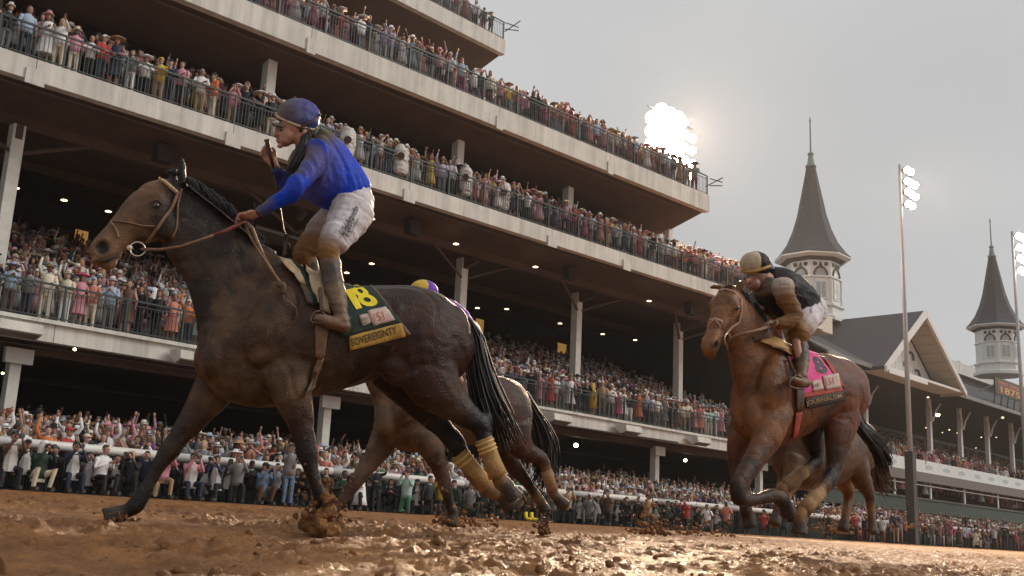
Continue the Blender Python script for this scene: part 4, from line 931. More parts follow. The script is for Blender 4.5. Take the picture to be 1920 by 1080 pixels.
MB().tube([P(512, 312, -.18), P(522, 370, -.2), P(532, 430, -.2), P(541, 465, -.2)], [.008, .005, .004, .012], 6).build('shaft', mat('dark_cane', (.03, .02, .018), .4), wp, smooth=True)
MB().box((-.004, -.02, -.11), (.004, .02, .03), M=Matrix.Translation(P(537, 448, -.2))).build('flap', LEA, wp)
# ================================================================== HORSE WITH NUMBER 8
CH_ = (.115, .032, .009); CHM = (.165, .062, .020); CHF = (.27, .12, .048); CHD = (.04, .016, .009)
F2 = Fr(atD(1615, 745, 8.75), atD(1400, 735, 7.75)); P = F2.P
o2 = P(1500, 800); o2.z = gz(o2.y)
H2 = thing('racehorse', 'chestnut racehorse with number 8 on its pink cloth, all four feet off the ground', 'horse', o2)
fl = Flesh(); U = Vector((0, 0, 1))
E2_ = lambda x, y, lat, ru, rv, rw, col, ang=0: fl.ell(P(x, y, lat), (F2.h*math.cos(ang)+U*math.sin(ang))*ru, F2.l*rv, (-F2.h*math.sin(ang)+U*math.cos(ang))*rw, col)
fl.loft([tb(F2, (1606, 725), (1603, 775), .10, CH_), tb(F2, (1596, 697), (1594, 790), .18, CH_), tb(F2, (1580, 676), (1580, 798), .23, CH_), tb(F2, (1558, 666), (1560, 800), .25, CH_),
         tb(F2, (1535, 662), (1540, 795), .255, CH_), tb(F2, (1512, 660), (1518, 806), .265, CHD), tb(F2, (1490, 655), (1497, 820), .26, CHD), tb(F2, (1468, 643), (1475, 832), .25, CH_),
         tb(F2, (1445, 632), (1450, 840), .225, CHM), tb(F2, (1425, 640), (1428, 838), .20, CHM), tb(F2, (1408, 670), (1408, 828), .175, CHM), tb(F2, (1396, 710), (1394, 806), .13, CHM)], 5, 22)
fl.loft([tb(F2, (1455, 636), (1398, 790), .155, CHM), tb(F2, (1435, 612), (1388, 740), .13, CHM), tb(F2, (1418, 585), (1376, 692), .105, CHM), tb(F2, (1400, 560), (1368, 650), .088, CHM), tb(F2, (1388, 545), (1362, 620), .075, CHM)], 5, 20)
# head turned towards the camera: its own plane, nose down and forward
hdir = P(1345, 560)  # poll
P0 = P(1372, 549, 0); P1 = CAM+ray(1328, 655).normalized()*((P0-CAM).length-.26)
ax = (P1-P0).normalized(); hl = (F2.l*.93+F2.h*-.35); hl = (hl-ax*hl.dot(ax)).normalized(); hu = ax.cross(hl).normalized()
if hu.dot(F2.h) < 0: hu = -hu
HL = (P1-P0).length
def hp(t, u=0, v=0): return P0+ax*HL*t+hu*u+hl*v
def hs(t, f, b, w, c): return (hp(t, (f-b)/2), hu*(f+b)/2, hl*w, c)
fl.loft([hs(-.06, .05, .10, .055, CHM), hs(.06, .085, .13, .088, CHF), hs(.2, .10, .165, .108, CHF), hs(.33, .095, .165, .108, CHF), hs(.46, .085, .14, .088, CHF), hs(.6, .072, .105, .07, CHF), hs(.74, .062, .085, .06, CHF),
         hs(.87, .062, .08, .062, CHF), hs(.97, .055, .07, .058, CHF), hs(1.04, .035, .05, .045, CHF)], 4, 18, pw=2.3)
for s in (-1, 1):
    fl.ell(hp(.27, .045, s*.085), ax*.045, hl*.028, hu*.025, CHF)
    fl.ell(hp(.36, -.09, s*.065), ax*.09, hl*.035, hu*.075, CHM)
    fl.ell(hp(.5, .02, s*.07), ax*.09, hl*.014, hu*.012, CHF)
    fl.ell(hp(.93, .03, s*.045), ax*.042, hl*.022, hu*.032, CHF)
fl.ell(hp(1.02, -.06, 0), ax*.035, hl*.045, hu*.03, CHM)
for s, (tx, ty) in ((1, (1394, 524)), (-1, (1329, 539))):
    b0 = hp(-.02, .03, s*.062); t0 = CAM+ray(tx, ty).normalized()*((b0-CAM).length+.02)
    m0 = b0.lerp(t0, .5)+U*.01
    fl.limb([(b0, .026, .032, CHM), (m0, .02, .034, CHM), (b0.lerp(t0, .82), .014, .02, CHD), (t0, .005, .006, CHD)], hl)
E2_(1452, 720, .17, .15, .10, .25, CHM, .35); E2_(1440, 690, .10, .1, .09, .3, CH_, .5); E2_(1462, 775, .15, .13, .08, .12, CHM)
E2_(1412, 780, .10, .08, .07, .16, CHM); E2_(1398, 780, -.09, .08, .07, .16, CHM); E2_(1578, 735, .15, .2, .11, .25, CH_, -.25); E2_(1592, 740, .09, .13, .1, .24, CH_); E2_(1545, 700, .16, .1, .075, .1, CH_)
lf = lambda pts: leg(fl, F2, pts)
# far fore: hanging straight, near fore: knee lifted, cannon folded level
lf([(1398, 800, -.14, .15, .10, CHM), (1386, 845, -.15, .11, .08, CH_), (1384, 880, -.15, .078, .062, CHD), (1386, 900, -.15, .07, .055, BLK), (1391, 922, -.15, .05, .042, BLK), (1396, 945, -.15, .044, .038, BLK), (1399, 958, -.15, .052, .045, BLK), (1402, 970, -.15, .045, .042, BLK)])
hoof_at(fl, F2, (1401, 964), (1406, 988), -.15, .052, col=(.02, .015, .012))
lf([(1452, 775, .15, .17, .10, CHM), (1440, 815, .16, .13, .085, CHM), (1418, 855, .16, .095, .068, CHD), (1395, 892, .16, .075, .058, BLK), (1384, 915, .16, .072, .058, BLK), (1385, 931, .16, .062, .052, BLK), (1402, 938, .16, .048, .042, BLK), (1425, 934, .16, .042, .038, BLK), (1443, 930, .16, .05, .042, BLK), (1452, 926, .16, .045, .042, BLK)])
hoof_at(fl, F2, (1446, 926), (1466, 938), .16, .05, col=(.02, .015, .012))
# near hind and far hind
lf([(1580, 770, .12, .2, .12, CH_), (1574, 805, .13, .16, .10, CH_), (1568, 845, .13, .105, .075, CHD), (1563, 880, .13, .075, .058, BLK), (1550, 905, .13, .068, .055, BLK), (1535, 922, .13, .058, .05, CHM), (1518, 944, .13, .052, .046, BRM), (1504, 962, .13, .055, .048, BRM), (1499, 975, .13, .05, .045, BRM)])
hoof_at(fl, F2, (1500, 970), (1499, 1002), .13, .055, col=(.05, .03, .02))
lf([(1530, 770, -.10, .17, .11, CHD), (1520, 805, -.12, .13, .095, BLK), (1528, 842, -.13, .085, .065, BLK), (1531, 865, -.13, .07, .055, BLK), (1518, 875, -.13, .06, .05, BLK), (1500, 888, -.13, .05, .045, BRM), (1480, 905, -.13, .048, .044, BRM), (1466, 918, -.13, .052, .046, BRM), (1464, 930, -.13, .048, .042, BRM)])
hoof_at(fl, F2, (1466, 926), (1478, 965), -.13, .055, col=(.05, .028, .02))
nos2 = hp(.94, .02, .062)
body2 = fl.build('body', .0125, 5, COAT, H2, 3, muddy([veiny(.006, 9, 8), sunken(nos2, .034, .022, (.015, .008, .006)), sunken(hp(.94, .03, -.06), .03, .02, (.015, .008, .006))], 44, .7, CHM, 6, P(1400, 720), .9))
B2 = bvh_of(body2)
for s in (-1, 1):
    e0 = hp(.29, .03, s*.101); fl = Flesh(); fl.ell(e0, ax*.022, hl*.016, hu*.018, (.01, .006, .005)); o = fl.build('eye', .004, 1, EYE, H2)
mane('mane', [P(1388, 548, .01), P(1402, 565, .01), P(1420, 590, .01), P(1437, 618, .01)], F2.l*.06+Vector((0, 0, -.05)), 130, .006, HAIRB, H2, 7)
mane('forelock', [hp(0, .06, -.02), hp(0, .06, .03)], ax*.06+hu*.02, 10, .006, mat('brown_forelock', (.1, .05, .03), .6), H2, 8)
strands('tail', [P(1602, 720, -.06), P(1606, 760, -.06), P(1610, 795, -.04), P(1626, 815), P(1644, 835), P(1657, 860), P(1660, 880)], 230, .020, .0055, HAIRB, H2, 9, jit=.03)
BRB = mat('mud_soaked_bandage', (.3, .17, .075), .75, var=.4, vs=12, bump=.5)
bandage(F2, (1536, 922), (1506, 958), .13, .058, .058, H2, (), BRB); bandage(F2, (1506, 884), (1470, 914), -.13, .055, .055, H2, (), BRB)
br = thing('bridle', 'pale mud crusted bridle with crossed noseband on the chestnut number 8 horse', 'bridle', o2)
PAL = mat('pale_muddy_strap', (.45, .3, .22), .6, var=.3, vs=20)
def hstrap(pts, w, name, mt=PAL):
    vs = []
    for (t, v) in pts:
        base = hp(t, .3, v); d = -hu; h = B2.ray_cast(base, d); 
        if h[0] is None: h = B2.find_nearest(hp(t, 0, v))
        q = h[0]; vs.append(q+(h[1] if h[1].dot(hu) > -.2 else -h[1])*.006)
    MB().tube(vs, w, 6).build(name, mt, br, smooth=True)
hstrap([(.10, -.09), (.09, -.05), (.085, 0), (.09, .05), (.10, .09)], .009, 'browband')
hstrap([(.62, -.075), (.59, -.04), (.58, 0), (.59, .04), (.62, .075)], .008, 'noseband')
hstrap([(.58, 0), (.65, .035), (.74, .06)], .006, 'cross_strap'); hstrap([(.58, 0), (.65, -.035), (.74, -.06)], .006, 'cross_strap')
sv = [hp(t, u, v) for t, u, v in ((.1, .02, .1), (.25, -.03, .122), (.4, -.06, .125), (.55, -.04, .108), (.68, -.02, .09), (.74, -.02, .08))]
MB().tube([B2.find_nearest(q)[0]+hl*.008 for q in sv], .009, 6).build('cheek_strap', PAL, br, smooth=True)
rc = hp(.76, -.025, .092)
MB().tube([rc+(ax*math.cos(a_)+hu*math.sin(a_))*.042 for a_ in [2*math.pi*i/20 for i in range(21)]], .006, 6, cap=False).build('bit_ring', STEEL, br, smooth=True)
rn = thing('reins', 'muddy reins from the bit to the crouching rider of the number 8 horse', 'reins', o2)
MB().tube([rc+ax*.01-hu*.03, P(1378, 630, .14), P(1400, 624, .2), P(1425, 618, .22), P(1442, 612, .2)], .013, 6).build('rein_leather', LEAM, rn, smooth=True)
MB().tube([P(1442, 610, .2), P(1438, 625, .2), P(1425, 636, .18), P(1415, 640, .15), P(1412, 632, .12)], .012, 6).build('rein_loop', LEA, rn, smooth=True)
PK_ = mat('hot_pink_cloth', (.75, .07, .27), .7, var=.2, vs=12, bump=.3); PKD = mat('muddy_red_cloth', (.4, .07, .05), .75, var=.3, vs=12, bump=.3)
sc = thing('saddle_cloth', 'hot pink saddle cloth with black number 8 and dark name band reading JOURNALISM', 'saddle cloth', o2)
pc = patch(B2, [(1498, 654), (1530, 664), (1575, 722), (1500, 742)], 'cloth', PK_, sc, 16, 16, .012, .01, .006)
patch(B2, [(1540, 668), (1556, 682), (1584, 728), (1574, 722)], 'cloth_edge', PKD, sc, 5, 10, .010, .008)
patch(B2, [(1496, 738), (1575, 720), (1578, 734), (1500, 748)], 'cloth_hem', PKD, sc, 10, 4, .013, .008)
pn = patch(B2, [(1505, 748), (1578, 733), (1583, 751), (1512, 766)], 'name_band', mat('black_brown_band', (.035, .022, .015), .7, var=.3), sc, 14, 4, .017, .008)
text_on(bvh_of(pn), 'JOURNALISM', [(1510, 752), (1577, 738), (1580, 748), (1514, 762)], 'lettering', mat('tan_lettering', (.42, .27, .14), .6), sc, .005, .005)
text_on(bvh_of(pc), '8', [(1520, 665), (1539, 672), (1556, 699), (1533, 701)], 'number', mat('black_number', (.02, .02, .025), .6, var=.05), sc, .005, .05)
l1 = patch(B2, [(1518, 716), (1536, 712), (1541, 730), (1521, 735)], 'label', LBL, sc, 5, 5, .018, .003); l2 = patch(B2, [(1538, 706), (1569, 701), (1573, 726), (1544, 732)], 'label', LBL, sc, 6, 5, .018, .003)
text_on(bvh_of(l2), '151', [(1548, 710), (1562, 707), (1564, 720), (1551, 723)], 'lettering', REDP, sc, .005); text_on(bvh_of(l1), 'KENTUCKY DERBY', [(1521, 722), (1536, 718), (1537, 724), (1522, 728)], 'lettering', INK, sc, .005)
sd_ = thing('saddle', 'tan padded racing saddle with red under pad on the chestnut number 8 horse', 'saddle', o2)
patch(B2, [(1418, 640), (1445, 634), (1490, 660), (1478, 672)], 'pad', mat('tan_pad', (.45, .25, .09), .65, var=.3, vs=14), sd_, 10, 6, .035, .025, .02)
patch(B2, [(1478, 655), (1496, 655), (1500, 690), (1486, 692)], 'red_pad', PKD, sd_, 5, 6, .02, .015)
patch(B2, [(1488, 700), (1506, 706), (1503, 770), (1490, 772)], 'girth', LEA, sd_, 5, 6, .02, .015); patch(B2, [(1490, 772), (1503, 770), (1494, 815), (1484, 822)], 'girth_strap', PKD, sd_, 4, 7, .012, .01)
st = [P(x, y, .35) for x, y in ((1492, 704), (1482, 712), (1478, 724), (1490, 728), (1506, 730), (1508, 716), (1500, 706), (1492, 704))]
MB().tube(st, .008, 6).build('stirrup', LEA, sd_, smooth=True); MB().tube([P(1478, 668, .26), P(1486, 690, .29), P(1492, 704, .3)], .010, 5).build('stirrup_leather', LEA, sd_)
# rider
P = F2.P; BKJ = (.018, .016, .018); SLV = (.2, .10, .042)
R2 = thing('person', 'crouching jockey in black vest and mud caked brown sleeves, cream and black cap', 'person', P(1480, 650))
fl = Flesh(); hc = P(1420, 515, 0)
fl.ell(hc, F2.h*.085, F2.l*.07, U*.095, (.24, .12, .075)); fl.ell(P(1413, 533, 0), F2.h*.05, F2.l*.052, U*.05, (.26, .12, .08)); fl.limb([(P(1406, 520, 0), .012, .012, SK), (P(1401, 528, .0), .016, .015, SK), (P(1402, 532, 0), .01, .014, SK)], F2.l, n=8)
fl.ell(P(1405, 538, 0), F2.h*.012, F2.l*.022, U*.007, (.3, .09, .07)); fl.limb([(P(1430, 522, 0), .06, .06, SK), (P(1448, 530, 0), .07, .08, SK)], F2.l)
fl.loft([tb(F2, (1455, 510), (1440, 555), .13, SK), tb(F2, (1490, 528), (1468, 590), .15, SK), tb(F2, (1515, 562), (1490, 606), .13, SK)], 4, 14)
fl.limb([(P(1468, 540, .16), .05, .05, SK), (P(1488, 594, .25), .036, .036, SK), (P(1454, 606, .2), .026, .026, SK), (P(1445, 606, .18), .028, .024, SK)], F2.l)
fl.limb([(P(1440, 540, -.14), .05, .05, SK), (P(1408, 570, -.22), .036, .036, SK), (P(1420, 598, -.12), .026, .026, SK), (P(1430, 596, -.1), .028, .024, SK)], F2.l)
fl.limb([(P(1522, 580, .1), .08, .08, SK), (P(1494, 632, .2), .035, .035, SK), (P(1503, 690, .3), .028, .028, SK), (P(1495, 714, .33), .024, .024, SK)], F2.l)
fl.limb([(P(1505, 585, -.1), .08, .08, SK), (P(1450, 600, -.16), .05, .05, SK), (P(1462, 650, -.26), .04, .04, SK)], F2.l)
hand(fl, P(1458, 606, .2), P(1443, 606, .19), -F2.l*.1+F2.h*.9-U*.3, U*-.8-F2.h*.3, F2.l+U*.3, 1.0, (.2, .11, .07)); hand(fl, P(1422, 600, -.12), P(1430, 592, -.1), U*.7+F2.h*.4, F2.l*.8-F2.h*.2, U*.6-F2.h*.7, 1.0, (.3, .15, .1))
fl.build('body', .0075, 1, SKIN, R2, 1)
fl = Flesh()
fl.loft([tb(F2, (1446, 500), (1436, 540), .09, BKJ), tb(F2, (1462, 503), (1440, 568), .17, BKJ), tb(F2, (1487, 517), (1460, 595), .195, BKJ), tb(F2, (1508, 538), (1478, 604), .185, BKJ), tb(F2, (1517, 562), (1492, 610), .165, BKJ)], 5, 18)
fl.ell(P(1436, 538, .03), F2.h*.06, F2.l*.12, U*.07, (.16, .12, .09))
jk = fl.build('vest', .009, 2, SILK, R2, 2, muddy([folds(.014, 10, 4)], 50, .35, (.13, .1, .08), 6, P(1445, 540, .1), .22))
fl = Flesh()
fl.limb([(P(1466, 535, .15), .085, .085, (.45, .38, .34)), (P(1474, 560, .21), .074, .072, SLV), (P(1490, 592, .26), .064, .062, SLV), (P(1478, 603, .24), .056, .055, SLV), (P(1458, 607, .2), .038, .04, SLV)], F2.l)
fl.limb([(P(1440, 540, -.13), .075, .075, SLV), (P(1420, 558, -.19), .065, .065, (.14, .09, .06)), (P(1408, 573, -.22), .058, .058, (.14, .09, .06)), (P(1412, 590, -.17), .05, .05, (.12, .07, .05)), (P(1421, 599, -.12), .036, .038, (.12, .07, .05))], F2.l)
fl.build('sleeves', .009, 2, SILK, R2, 3, folds(.016, 14, 6))
PKW = (.55, .36, .34)
fl = Flesh()
fl.loft([tb(F2, (1514, 548), (1498, 600), .14, WHT), tb(F2, (1526, 560), (1502, 612), .16, WHT), tb(F2, (1530, 578), (1506, 620), .155, WHT)], 4, 16)
fl.limb([(P(1521, 582, .09), .115, .095, WHT), (P(1510, 604, .15), .10, .09, WHT), (P(1497, 626, .2), .085, .08, BRM), (P(1497, 642, .2), .068, .066, BRM)], F2.l)
fl.limb([(P(1500, 590, -.09), .11, .095, PKW), (P(1470, 592, -.15), .10, .09, PKW), (P(1448, 598, -.19), .08, .08, PKW), (P(1452, 625, -.23), .065, .065, PKW), (P(1460, 645, -.25), .055, .055, (.5, .3, .2))], F2.l)
brc = fl.build('breeches', .009, 2, SILK, R2, 4, muddy([folds(.012, 12, 3, (.3, .1, 1))], 61, .5, BRM, 7, P(1490, 620, .2), .25))
text_on(bvh_of(brc), 'HATBROS', [(1519, 588), (1516, 562), (1520, 560), (1524, 586)][::-1], 'lettering', BLKI, R2, .012)
fl = Flesh(); fl.limb([(P(1499, 640, .2), .06, .058, BTM), (P(1503, 665, .25), .056, .054, BTB), (P(1504, 692, .30), .046, .045, BTM), (P(1502, 708, .32), .045, .045, BTM)], F2.l)
fl.limb([(P(1512, 719, .32), .034, .042, BTM), (P(1496, 717, .33), .038, .044, BTM), (P(1483, 711, .33), .028, .036, BTM)], F2.l); fl.build('boot', .009, 2, MATS['muddy_boot'], R2, 2, folds(.01, 14, 2))
fl = Flesh(); fl.limb([(P(1460, 640, -.25), .055, .055, BTB), (P(1472, 670, -.27), .05, .05, BTB), (P(1482, 695, -.28), .045, .045, BTB), (P(1470, 700, -.28), .03, .04, BTB)], F2.l); fl.build('boot', .01, 2, MATS['muddy_boot'], R2, 2)
fl = Flesh(); CRM = (.5, .4, .27)
fl.ell(P(1417, 496, 0), F2.h*.135+U*.0, F2.l*.11, U*.10, (.018, .016, .016)); 
def halfcap(co, nr, cl):
    k = ((co-np.array(P(1413, 496, 0)))@np.array(F2.h-F2.l*.35) > .0)[:, None]*1.0
    return co, cl*(1-k)+np.array(CRM)*k
hm = fl.build('helmet', .0075, 2, SILK, R2, 0, halfcap); BH = bvh_of(hm)
strap(BH, [(1389, 507), (1400, 509), (1415, 508), (1432, 503), (1443, 499)], .013, 'goggles_band', mat('gold_band', (.5, .3, .1), .5, var=.2), R2, .003)
MB().tube([P(1443, 500, .02), P(1446, 497, .03), P(1449, 505, .04)], .018, 6).build('strap_knot', mat('blue_white_strap', (.35, .45, .6), .6), R2, smooth=True)
for la in (.04, -.04): MB().prof([(.001, -.009), (.007, -.004), (.007, .004), (.001, .009)], P(1404, 519, la), 8).build('eye', EYE, R2)
wp = thing('riding_whip', 'short black whip handle sticking up from the hand of the crouching rider', 'whip', P(1425, 590, -.1))
MB().tube([P(1428, 571, -.1), P(1427, 574, -.1), P(1423, 590, -.1), P(1420, 605, -.1)], [.018, .014, .013, .012], 8).build('grip', LEA, wp, smooth=True)
MB().tube([P(1420, 605, -.1), P(1424, 640, -.16), P(1440, 680, -.25)], [.008, .005, .004], 6).build('shaft', LEA, wp)

# ================================================================== DARK HORSE BEHIND NUMBER 18
F3 = Fr(atD(985, 760, 10.1), atD(720, 790, 9.3)); P = F3.P
o3 = P(850, 850); o3.z = gz(o3.y)
H3 = thing('racehorse', 'brown racehorse galloping behind the number 18 horse, its forelegs astride and hindquarters showing', 'horse', o3)
C3 = (.05, .017, .008); C3F = (.075, .034, .014)
fl = Flesh()
E3_ = lambda x, y, lat, ru, rv, rw, col, ang=0: fl.ell(P(x, y, lat), (F3.h*math.cos(ang)+U*math.sin(ang))*ru, F3.l*rv, (-F3.h*math.sin(ang)+U*math.cos(ang))*rw, col)
fl.loft([tb(F3, (990, 760), (986, 810), .10, C3), tb(F3, (978, 728), (975, 830), .18, C3), tb(F3, (955, 710), (955, 842), .24, C3), tb(F3, (925, 702), (928, 848), .255, C3), tb(F3, (890, 698), (893, 835), .26, C3), tb(F3, (855, 700), (860, 838), .265, C3),
         tb(F3, (820, 690), (826, 846), .26, C3), tb(F3, (790, 668), (795, 850), .24, C3F), tb(F3, (762, 660), (765, 848), .21, C3F), tb(F3, (738, 670), (738, 840), .18, C3F), tb(F3, (718, 700), (716, 822), .14, C3F)], 5, 18)
fl.loft([tb(F3, (775, 662), (712, 790), .14, C3), tb(F3, (735, 620), (690, 730), .11, C3), tb(F3, (700, 585), (660, 670), .09, C3), tb(F3, (678, 562), (640, 630), .075, C3)], 4, 16)
fl.loft([tb(F3, (682, 560), (655, 600), .06, C3), tb(F3, (662, 552), (648, 620), .09, C3), tb(F3, (640, 562), (632, 625), .085, C3), tb(F3, (610, 592), (612, 638), .06, C3), tb(F3, (588, 618), (598, 650), .055, C3), tb(F3, (578, 632), (588, 652), .04, C3)], 4, 16)
E3_(770, 750, .15, .15, .09, .24, C3F, .3); E3_(955, 790, .15, .18, .1, .22, C3, -.2); E3_(722, 785, .06, .09, .1, .16, C3F)
lf = lambda pts: leg(fl, F3, pts)
lf([(730, 800, -.13, .15, .10, C3F), (712, 840, -.14, .12, .08, C3F), (690, 872, -.14, .085, .062, C3F), (666, 905, -.14, .066, .052, C3), (650, 928, -.14, .05, .042, CHD), (636, 945, -.14, .046, .038, CHD), (628, 955, -.14, .05, .04, CHD)])
hoof_at(fl, F3, (630, 950), (616, 968), -.14, .052)
lf([(790, 800, .14, .17, .10, C3F), (808, 838, .15, .13, .085, C3F), (822, 872, .15, .085, .062, C3), (832, 900, .15, .068, .054, C3), (836, 915, .15, .062, .05, BLK), (842, 940, .15, .044, .038, BLK), (848, 958, .15, .05, .042, BLK), (852, 970, .15, .044, .04, BLK)])
hoof_at(fl, F3, (851, 966), (846, 986), .15, .052)
lf([(965, 800, .13, .19, .12, C3), (972, 830, .14, .15, .10, C3), (990, 848, .14, .10, .07, C3), (1010, 856, .14, .072, .056, C3), (1020, 868, .14, .066, .05, C3), (1026, 885, .14, .05, .042, BRM), (1032, 905, .14, .05, .042, BRM), (1038, 925, .14, .052, .042, BRM), (1046, 936, .14, .046, .04, BLK)])
hoof_at(fl, F3, (1042, 932), (1060, 950), .14, .055)
lf([(925, 820, -.10, .16, .11, C3), (945, 850, -.12, .12, .09, C3), (968, 880, -.12, .08, .06, C3), (985, 900, -.12, .066, .052, CHD), (998, 918, -.12, .05, .042, CHD), (1008, 932, -.12, .052, .044, BRM), (1016, 942, -.12, .046, .04, BRM)])
hoof_at(fl, F3, (1012, 936), (1022, 958), -.12, .055)
fl.build('body', .017, 4, COAT, H3, 2, muddy([veiny(.006, 8, 5)], 71, .6, (.16, .1, .06), 5, P(740, 800), .9))
strands('tail', [P(985, 735), P(1002, 775), P(1015, 800), P(1026, 835), P(1022, 880), P(1012, 905)], 240, .03, .007, HAIRB, H3, 12, jit=.05)
bandage(F3, (1024, 882), (1036, 920), .14, .056, .056, H3, (), BRB)
R3 = thing('person', 'jockey in purple silks and yellow purple cap crouched behind the rump of number 18', 'person', P(850, 620))
PUR = (.16, .05, .42)
fl = Flesh(); fl.ell(P(792, 556, 0), F3.h*.09, F3.l*.075, U*.11, SK)
fl.loft([tb(F3, (820, 565), (815, 610), .12, SK), tb(F3, (850, 575), (835, 640), .15, SK), tb(F3, (878, 598), (855, 650), .13, SK)], 4, 12)
fl.limb([(P(830, 590, .16), .05, .05, SK), (P(805, 640, .24), .038, .038, SK), (P(765, 640, .16), .028, .026, SK)], F3.l); fl.limb([(P(820, 590, -.14), .05, .05, SK), (P(790, 635, -.24), .038, .038, SK), (P(760, 635, -.1), .028, .026, SK)], F3.l)
fl.limb([(P(880, 640, .1), .08, .08, SK), (P(822, 655, .2), .055, .055, SK), (P(862, 715, .24), .04, .04, SK), (P(840, 725, .24), .03, .03, SK)], F3.l); fl.limb([(P(880, 640, -.1), .08, .08, SK), (P(822, 655, -.2), .055, .055, SK), (P(862, 715, -.24), .04, .04, SK)], F3.l)
fl.build('body', .012, 1, SKIN, R3, 1)
fl = Flesh(); fl.loft([tb(F3, (815, 560), (810, 605), .12, (.2, .12, .15)), tb(F3, (840, 562), (822, 632), .19, (.16, .07, .25)), tb(F3, (865, 578), (842, 645), .19, PUR), tb(F3, (882, 602), (858, 655), .16, PUR)], 4, 16)
fl.limb([(P(835, 590, .16), .085, .085, PUR), (P(805, 642, .25), .06, .06, PUR), (P(770, 642, .17), .04, .04, PUR)], F3.l); fl.build('jacket', .012, 2, SILK, R3, 2, folds(.016, 9, 4))
fl = Flesh(); fl.loft([tb(F3, (884, 600), (862, 650), .15, WHT), tb(F3, (896, 622), (868, 668), .17, WHT), tb(F3, (897, 645), (872, 680), .15, WHT)], 4, 14)
fl.limb([(P(884, 645, .1), .13, .10, WHT), (P(850, 665, .18), .1, .09, WHT), (P(825, 668, .2), .07, .07, WHT)], F3.l); fl.build('breeches', .012, 2, SILK, R3, 2, folds(.018, 9, 7))
fl = Flesh(); fl.ell(P(795, 546, 0), F3.h*.14, F3.l*.11, U*.105, PUR)
def cap3(co, nr, cl):
    a = (co-np.array(P(797, 546, 0)))@np.array(F3.h); k = ((a > .02) | (a < -.115))[:, None]*1.0; return co, cl*(1-k)+np.array((.6, .42, .06))*k
fl.build('helmet', .009, 2, SILK, R3, 0, cap3)
sc = thing('saddle_cloth', 'white cloth edge showing below the purple rider, mostly hidden by the dark horse', 'saddle cloth', P(880, 730))
MB().extr([P(872, 712, .29), P(884, 715, .29), P(894, 742, .29), P(880, 736, .29)], F3.l*.01).build('cloth', LBL, sc)

# ================================================================== MUD COVERED HORSE BEHIND NUMBER 8
F4 = Fr(atD(1622, 840, 11.2), atD(1490, 860, 10.2)); P = F4.P
o4 = P(1550, 900); o4.z = gz(o4.y)
H4 = thing('racehorse', 'mud caked pale brown racehorse half hidden behind the legs of the number 8 horse', 'horse', o4)
M4 = (.085, .04, .016); M4L = (.12, .07, .04)
fl = Flesh()
fl.loft([tb(F4, (1630, 830), (1626, 860), .10, M4L), tb(F4, (1622, 800), (1618, 885), .19, M4L), tb(F4, (1605, 785), (1602, 895), .25, M4L), tb(F4, (1580, 778), (1580, 900), .26, M4), tb(F4, (1555, 778), (1556, 915), .28, M4), tb(F4, (1530, 772), (1530, 920), .28, M4),
         tb(F4, (1505, 762), (1505, 920), .26, M4), tb(F4, (1485, 762), (1484, 912), .22, M4), tb(F4, (1470, 790), (1470, 895), .16, M4)], 4, 18)
fl.loft([tb(F4, (1500, 765), (1468, 860), .14, M4), tb(F4, (1472, 720), (1450, 800), .11, M4), tb(F4, (1452, 690), (1430, 755), .085, M4)], 4, 14); fl.loft([tb(F4, (1458, 688), (1436, 730), .07, M4), tb(F4, (1436, 690), (1430, 745), .085, M4), tb(F4, (1410, 725), (1415, 760), .06, M4), tb(F4, (1400, 740), (1406, 762), .045, M4)], 4, 14)
lf = lambda pts: leg(fl, F4, pts)
lf([(1602, 850, .13, .19, .12, M4L), (1612, 890, .14, .14, .10, M4), (1625, 915, .14, .09, .07, M4), (1632, 935, .14, .07, .055, M4), (1633, 955, .14, .052, .045, BRM), (1635, 975, .14, .05, .042, BRM), (1638, 985, .14, .05, .045, BRM)]); hoof_at(fl, F4, (1637, 980), (1634, 1000), .14)
lf([(1580, 860, -.1, .17, .11, M4), (1580, 900, -.12, .12, .09, BRM), (1592, 925, -.12, .075, .06, BRM), (1588, 950, -.12, .055, .045, BRM), (1585, 975, -.12, .05, .045, BRM)]); hoof_at(fl, F4, (1585, 970), (1580, 995), -.12)
lf([(1490, 860, .13, .15, .1, M4), (1485, 900, .14, .11, .08, M4), (1470, 930, .14, .07, .06, BRM), (1478, 955, .14, .05, .045, BRM)]); hoof_at(fl, F4, (1478, 950), (1486, 975), .14)
lf([(1482, 860, -.13, .15, .1, M4), (1475, 900, -.14, .11, .08, M4), (1462, 935, -.14, .07, .06, BRM), (1458, 965, -.14, .05, .045, BRM)]); hoof_at(fl, F4, (1458, 960), (1452, 985), -.14)
fl.build('body', .019, 4, COAT, H4, 2, muddy([veiny(.006, 8, 2)], 81, .35, (.14, .07, .03), 5))
strands('tail', [P(1630, 810), P(1640, 835), P(1645, 870), P(1652, 905), P(1665, 925)], 60, .03, .008, mat('muddy_tail_hair', (.10, .055, .03), .7, var=.3), H4, 15, jit=.07)
R4 = thing('person', 'mud spattered jockey leg and white breeches glimpsed between the legs of the number 8 horse', 'person', P(1530, 810))
fl = Flesh(); fl.ell(P(1490, 700, 0), F4.h*.09, F4.l*.075, U*.11, SK); fl.loft([tb(F4, (1505, 705), (1500, 745), .12, SK), tb(F4, (1530, 725), (1520, 785), .15, SK), tb(F4, (1550, 755), (1535, 800), .13, SK)], 4, 12)
fl.limb([(P(1545, 785, .1), .08, .08, SK), (P(1515, 800, .22), .055, .055, SK), (P(1535, 850, .27), .04, .04, SK), (P(1525, 862, .27), .03, .03, SK)], F4.l); fl.limb([(P(1520, 735, .16), .05, .05, SK), (P(1500, 765, .25), .04, .04, SK), (P(1480, 765, .15), .03, .03, SK)], F4.l)
fl.build('body', .014, 1, SKIN, R4, 1)
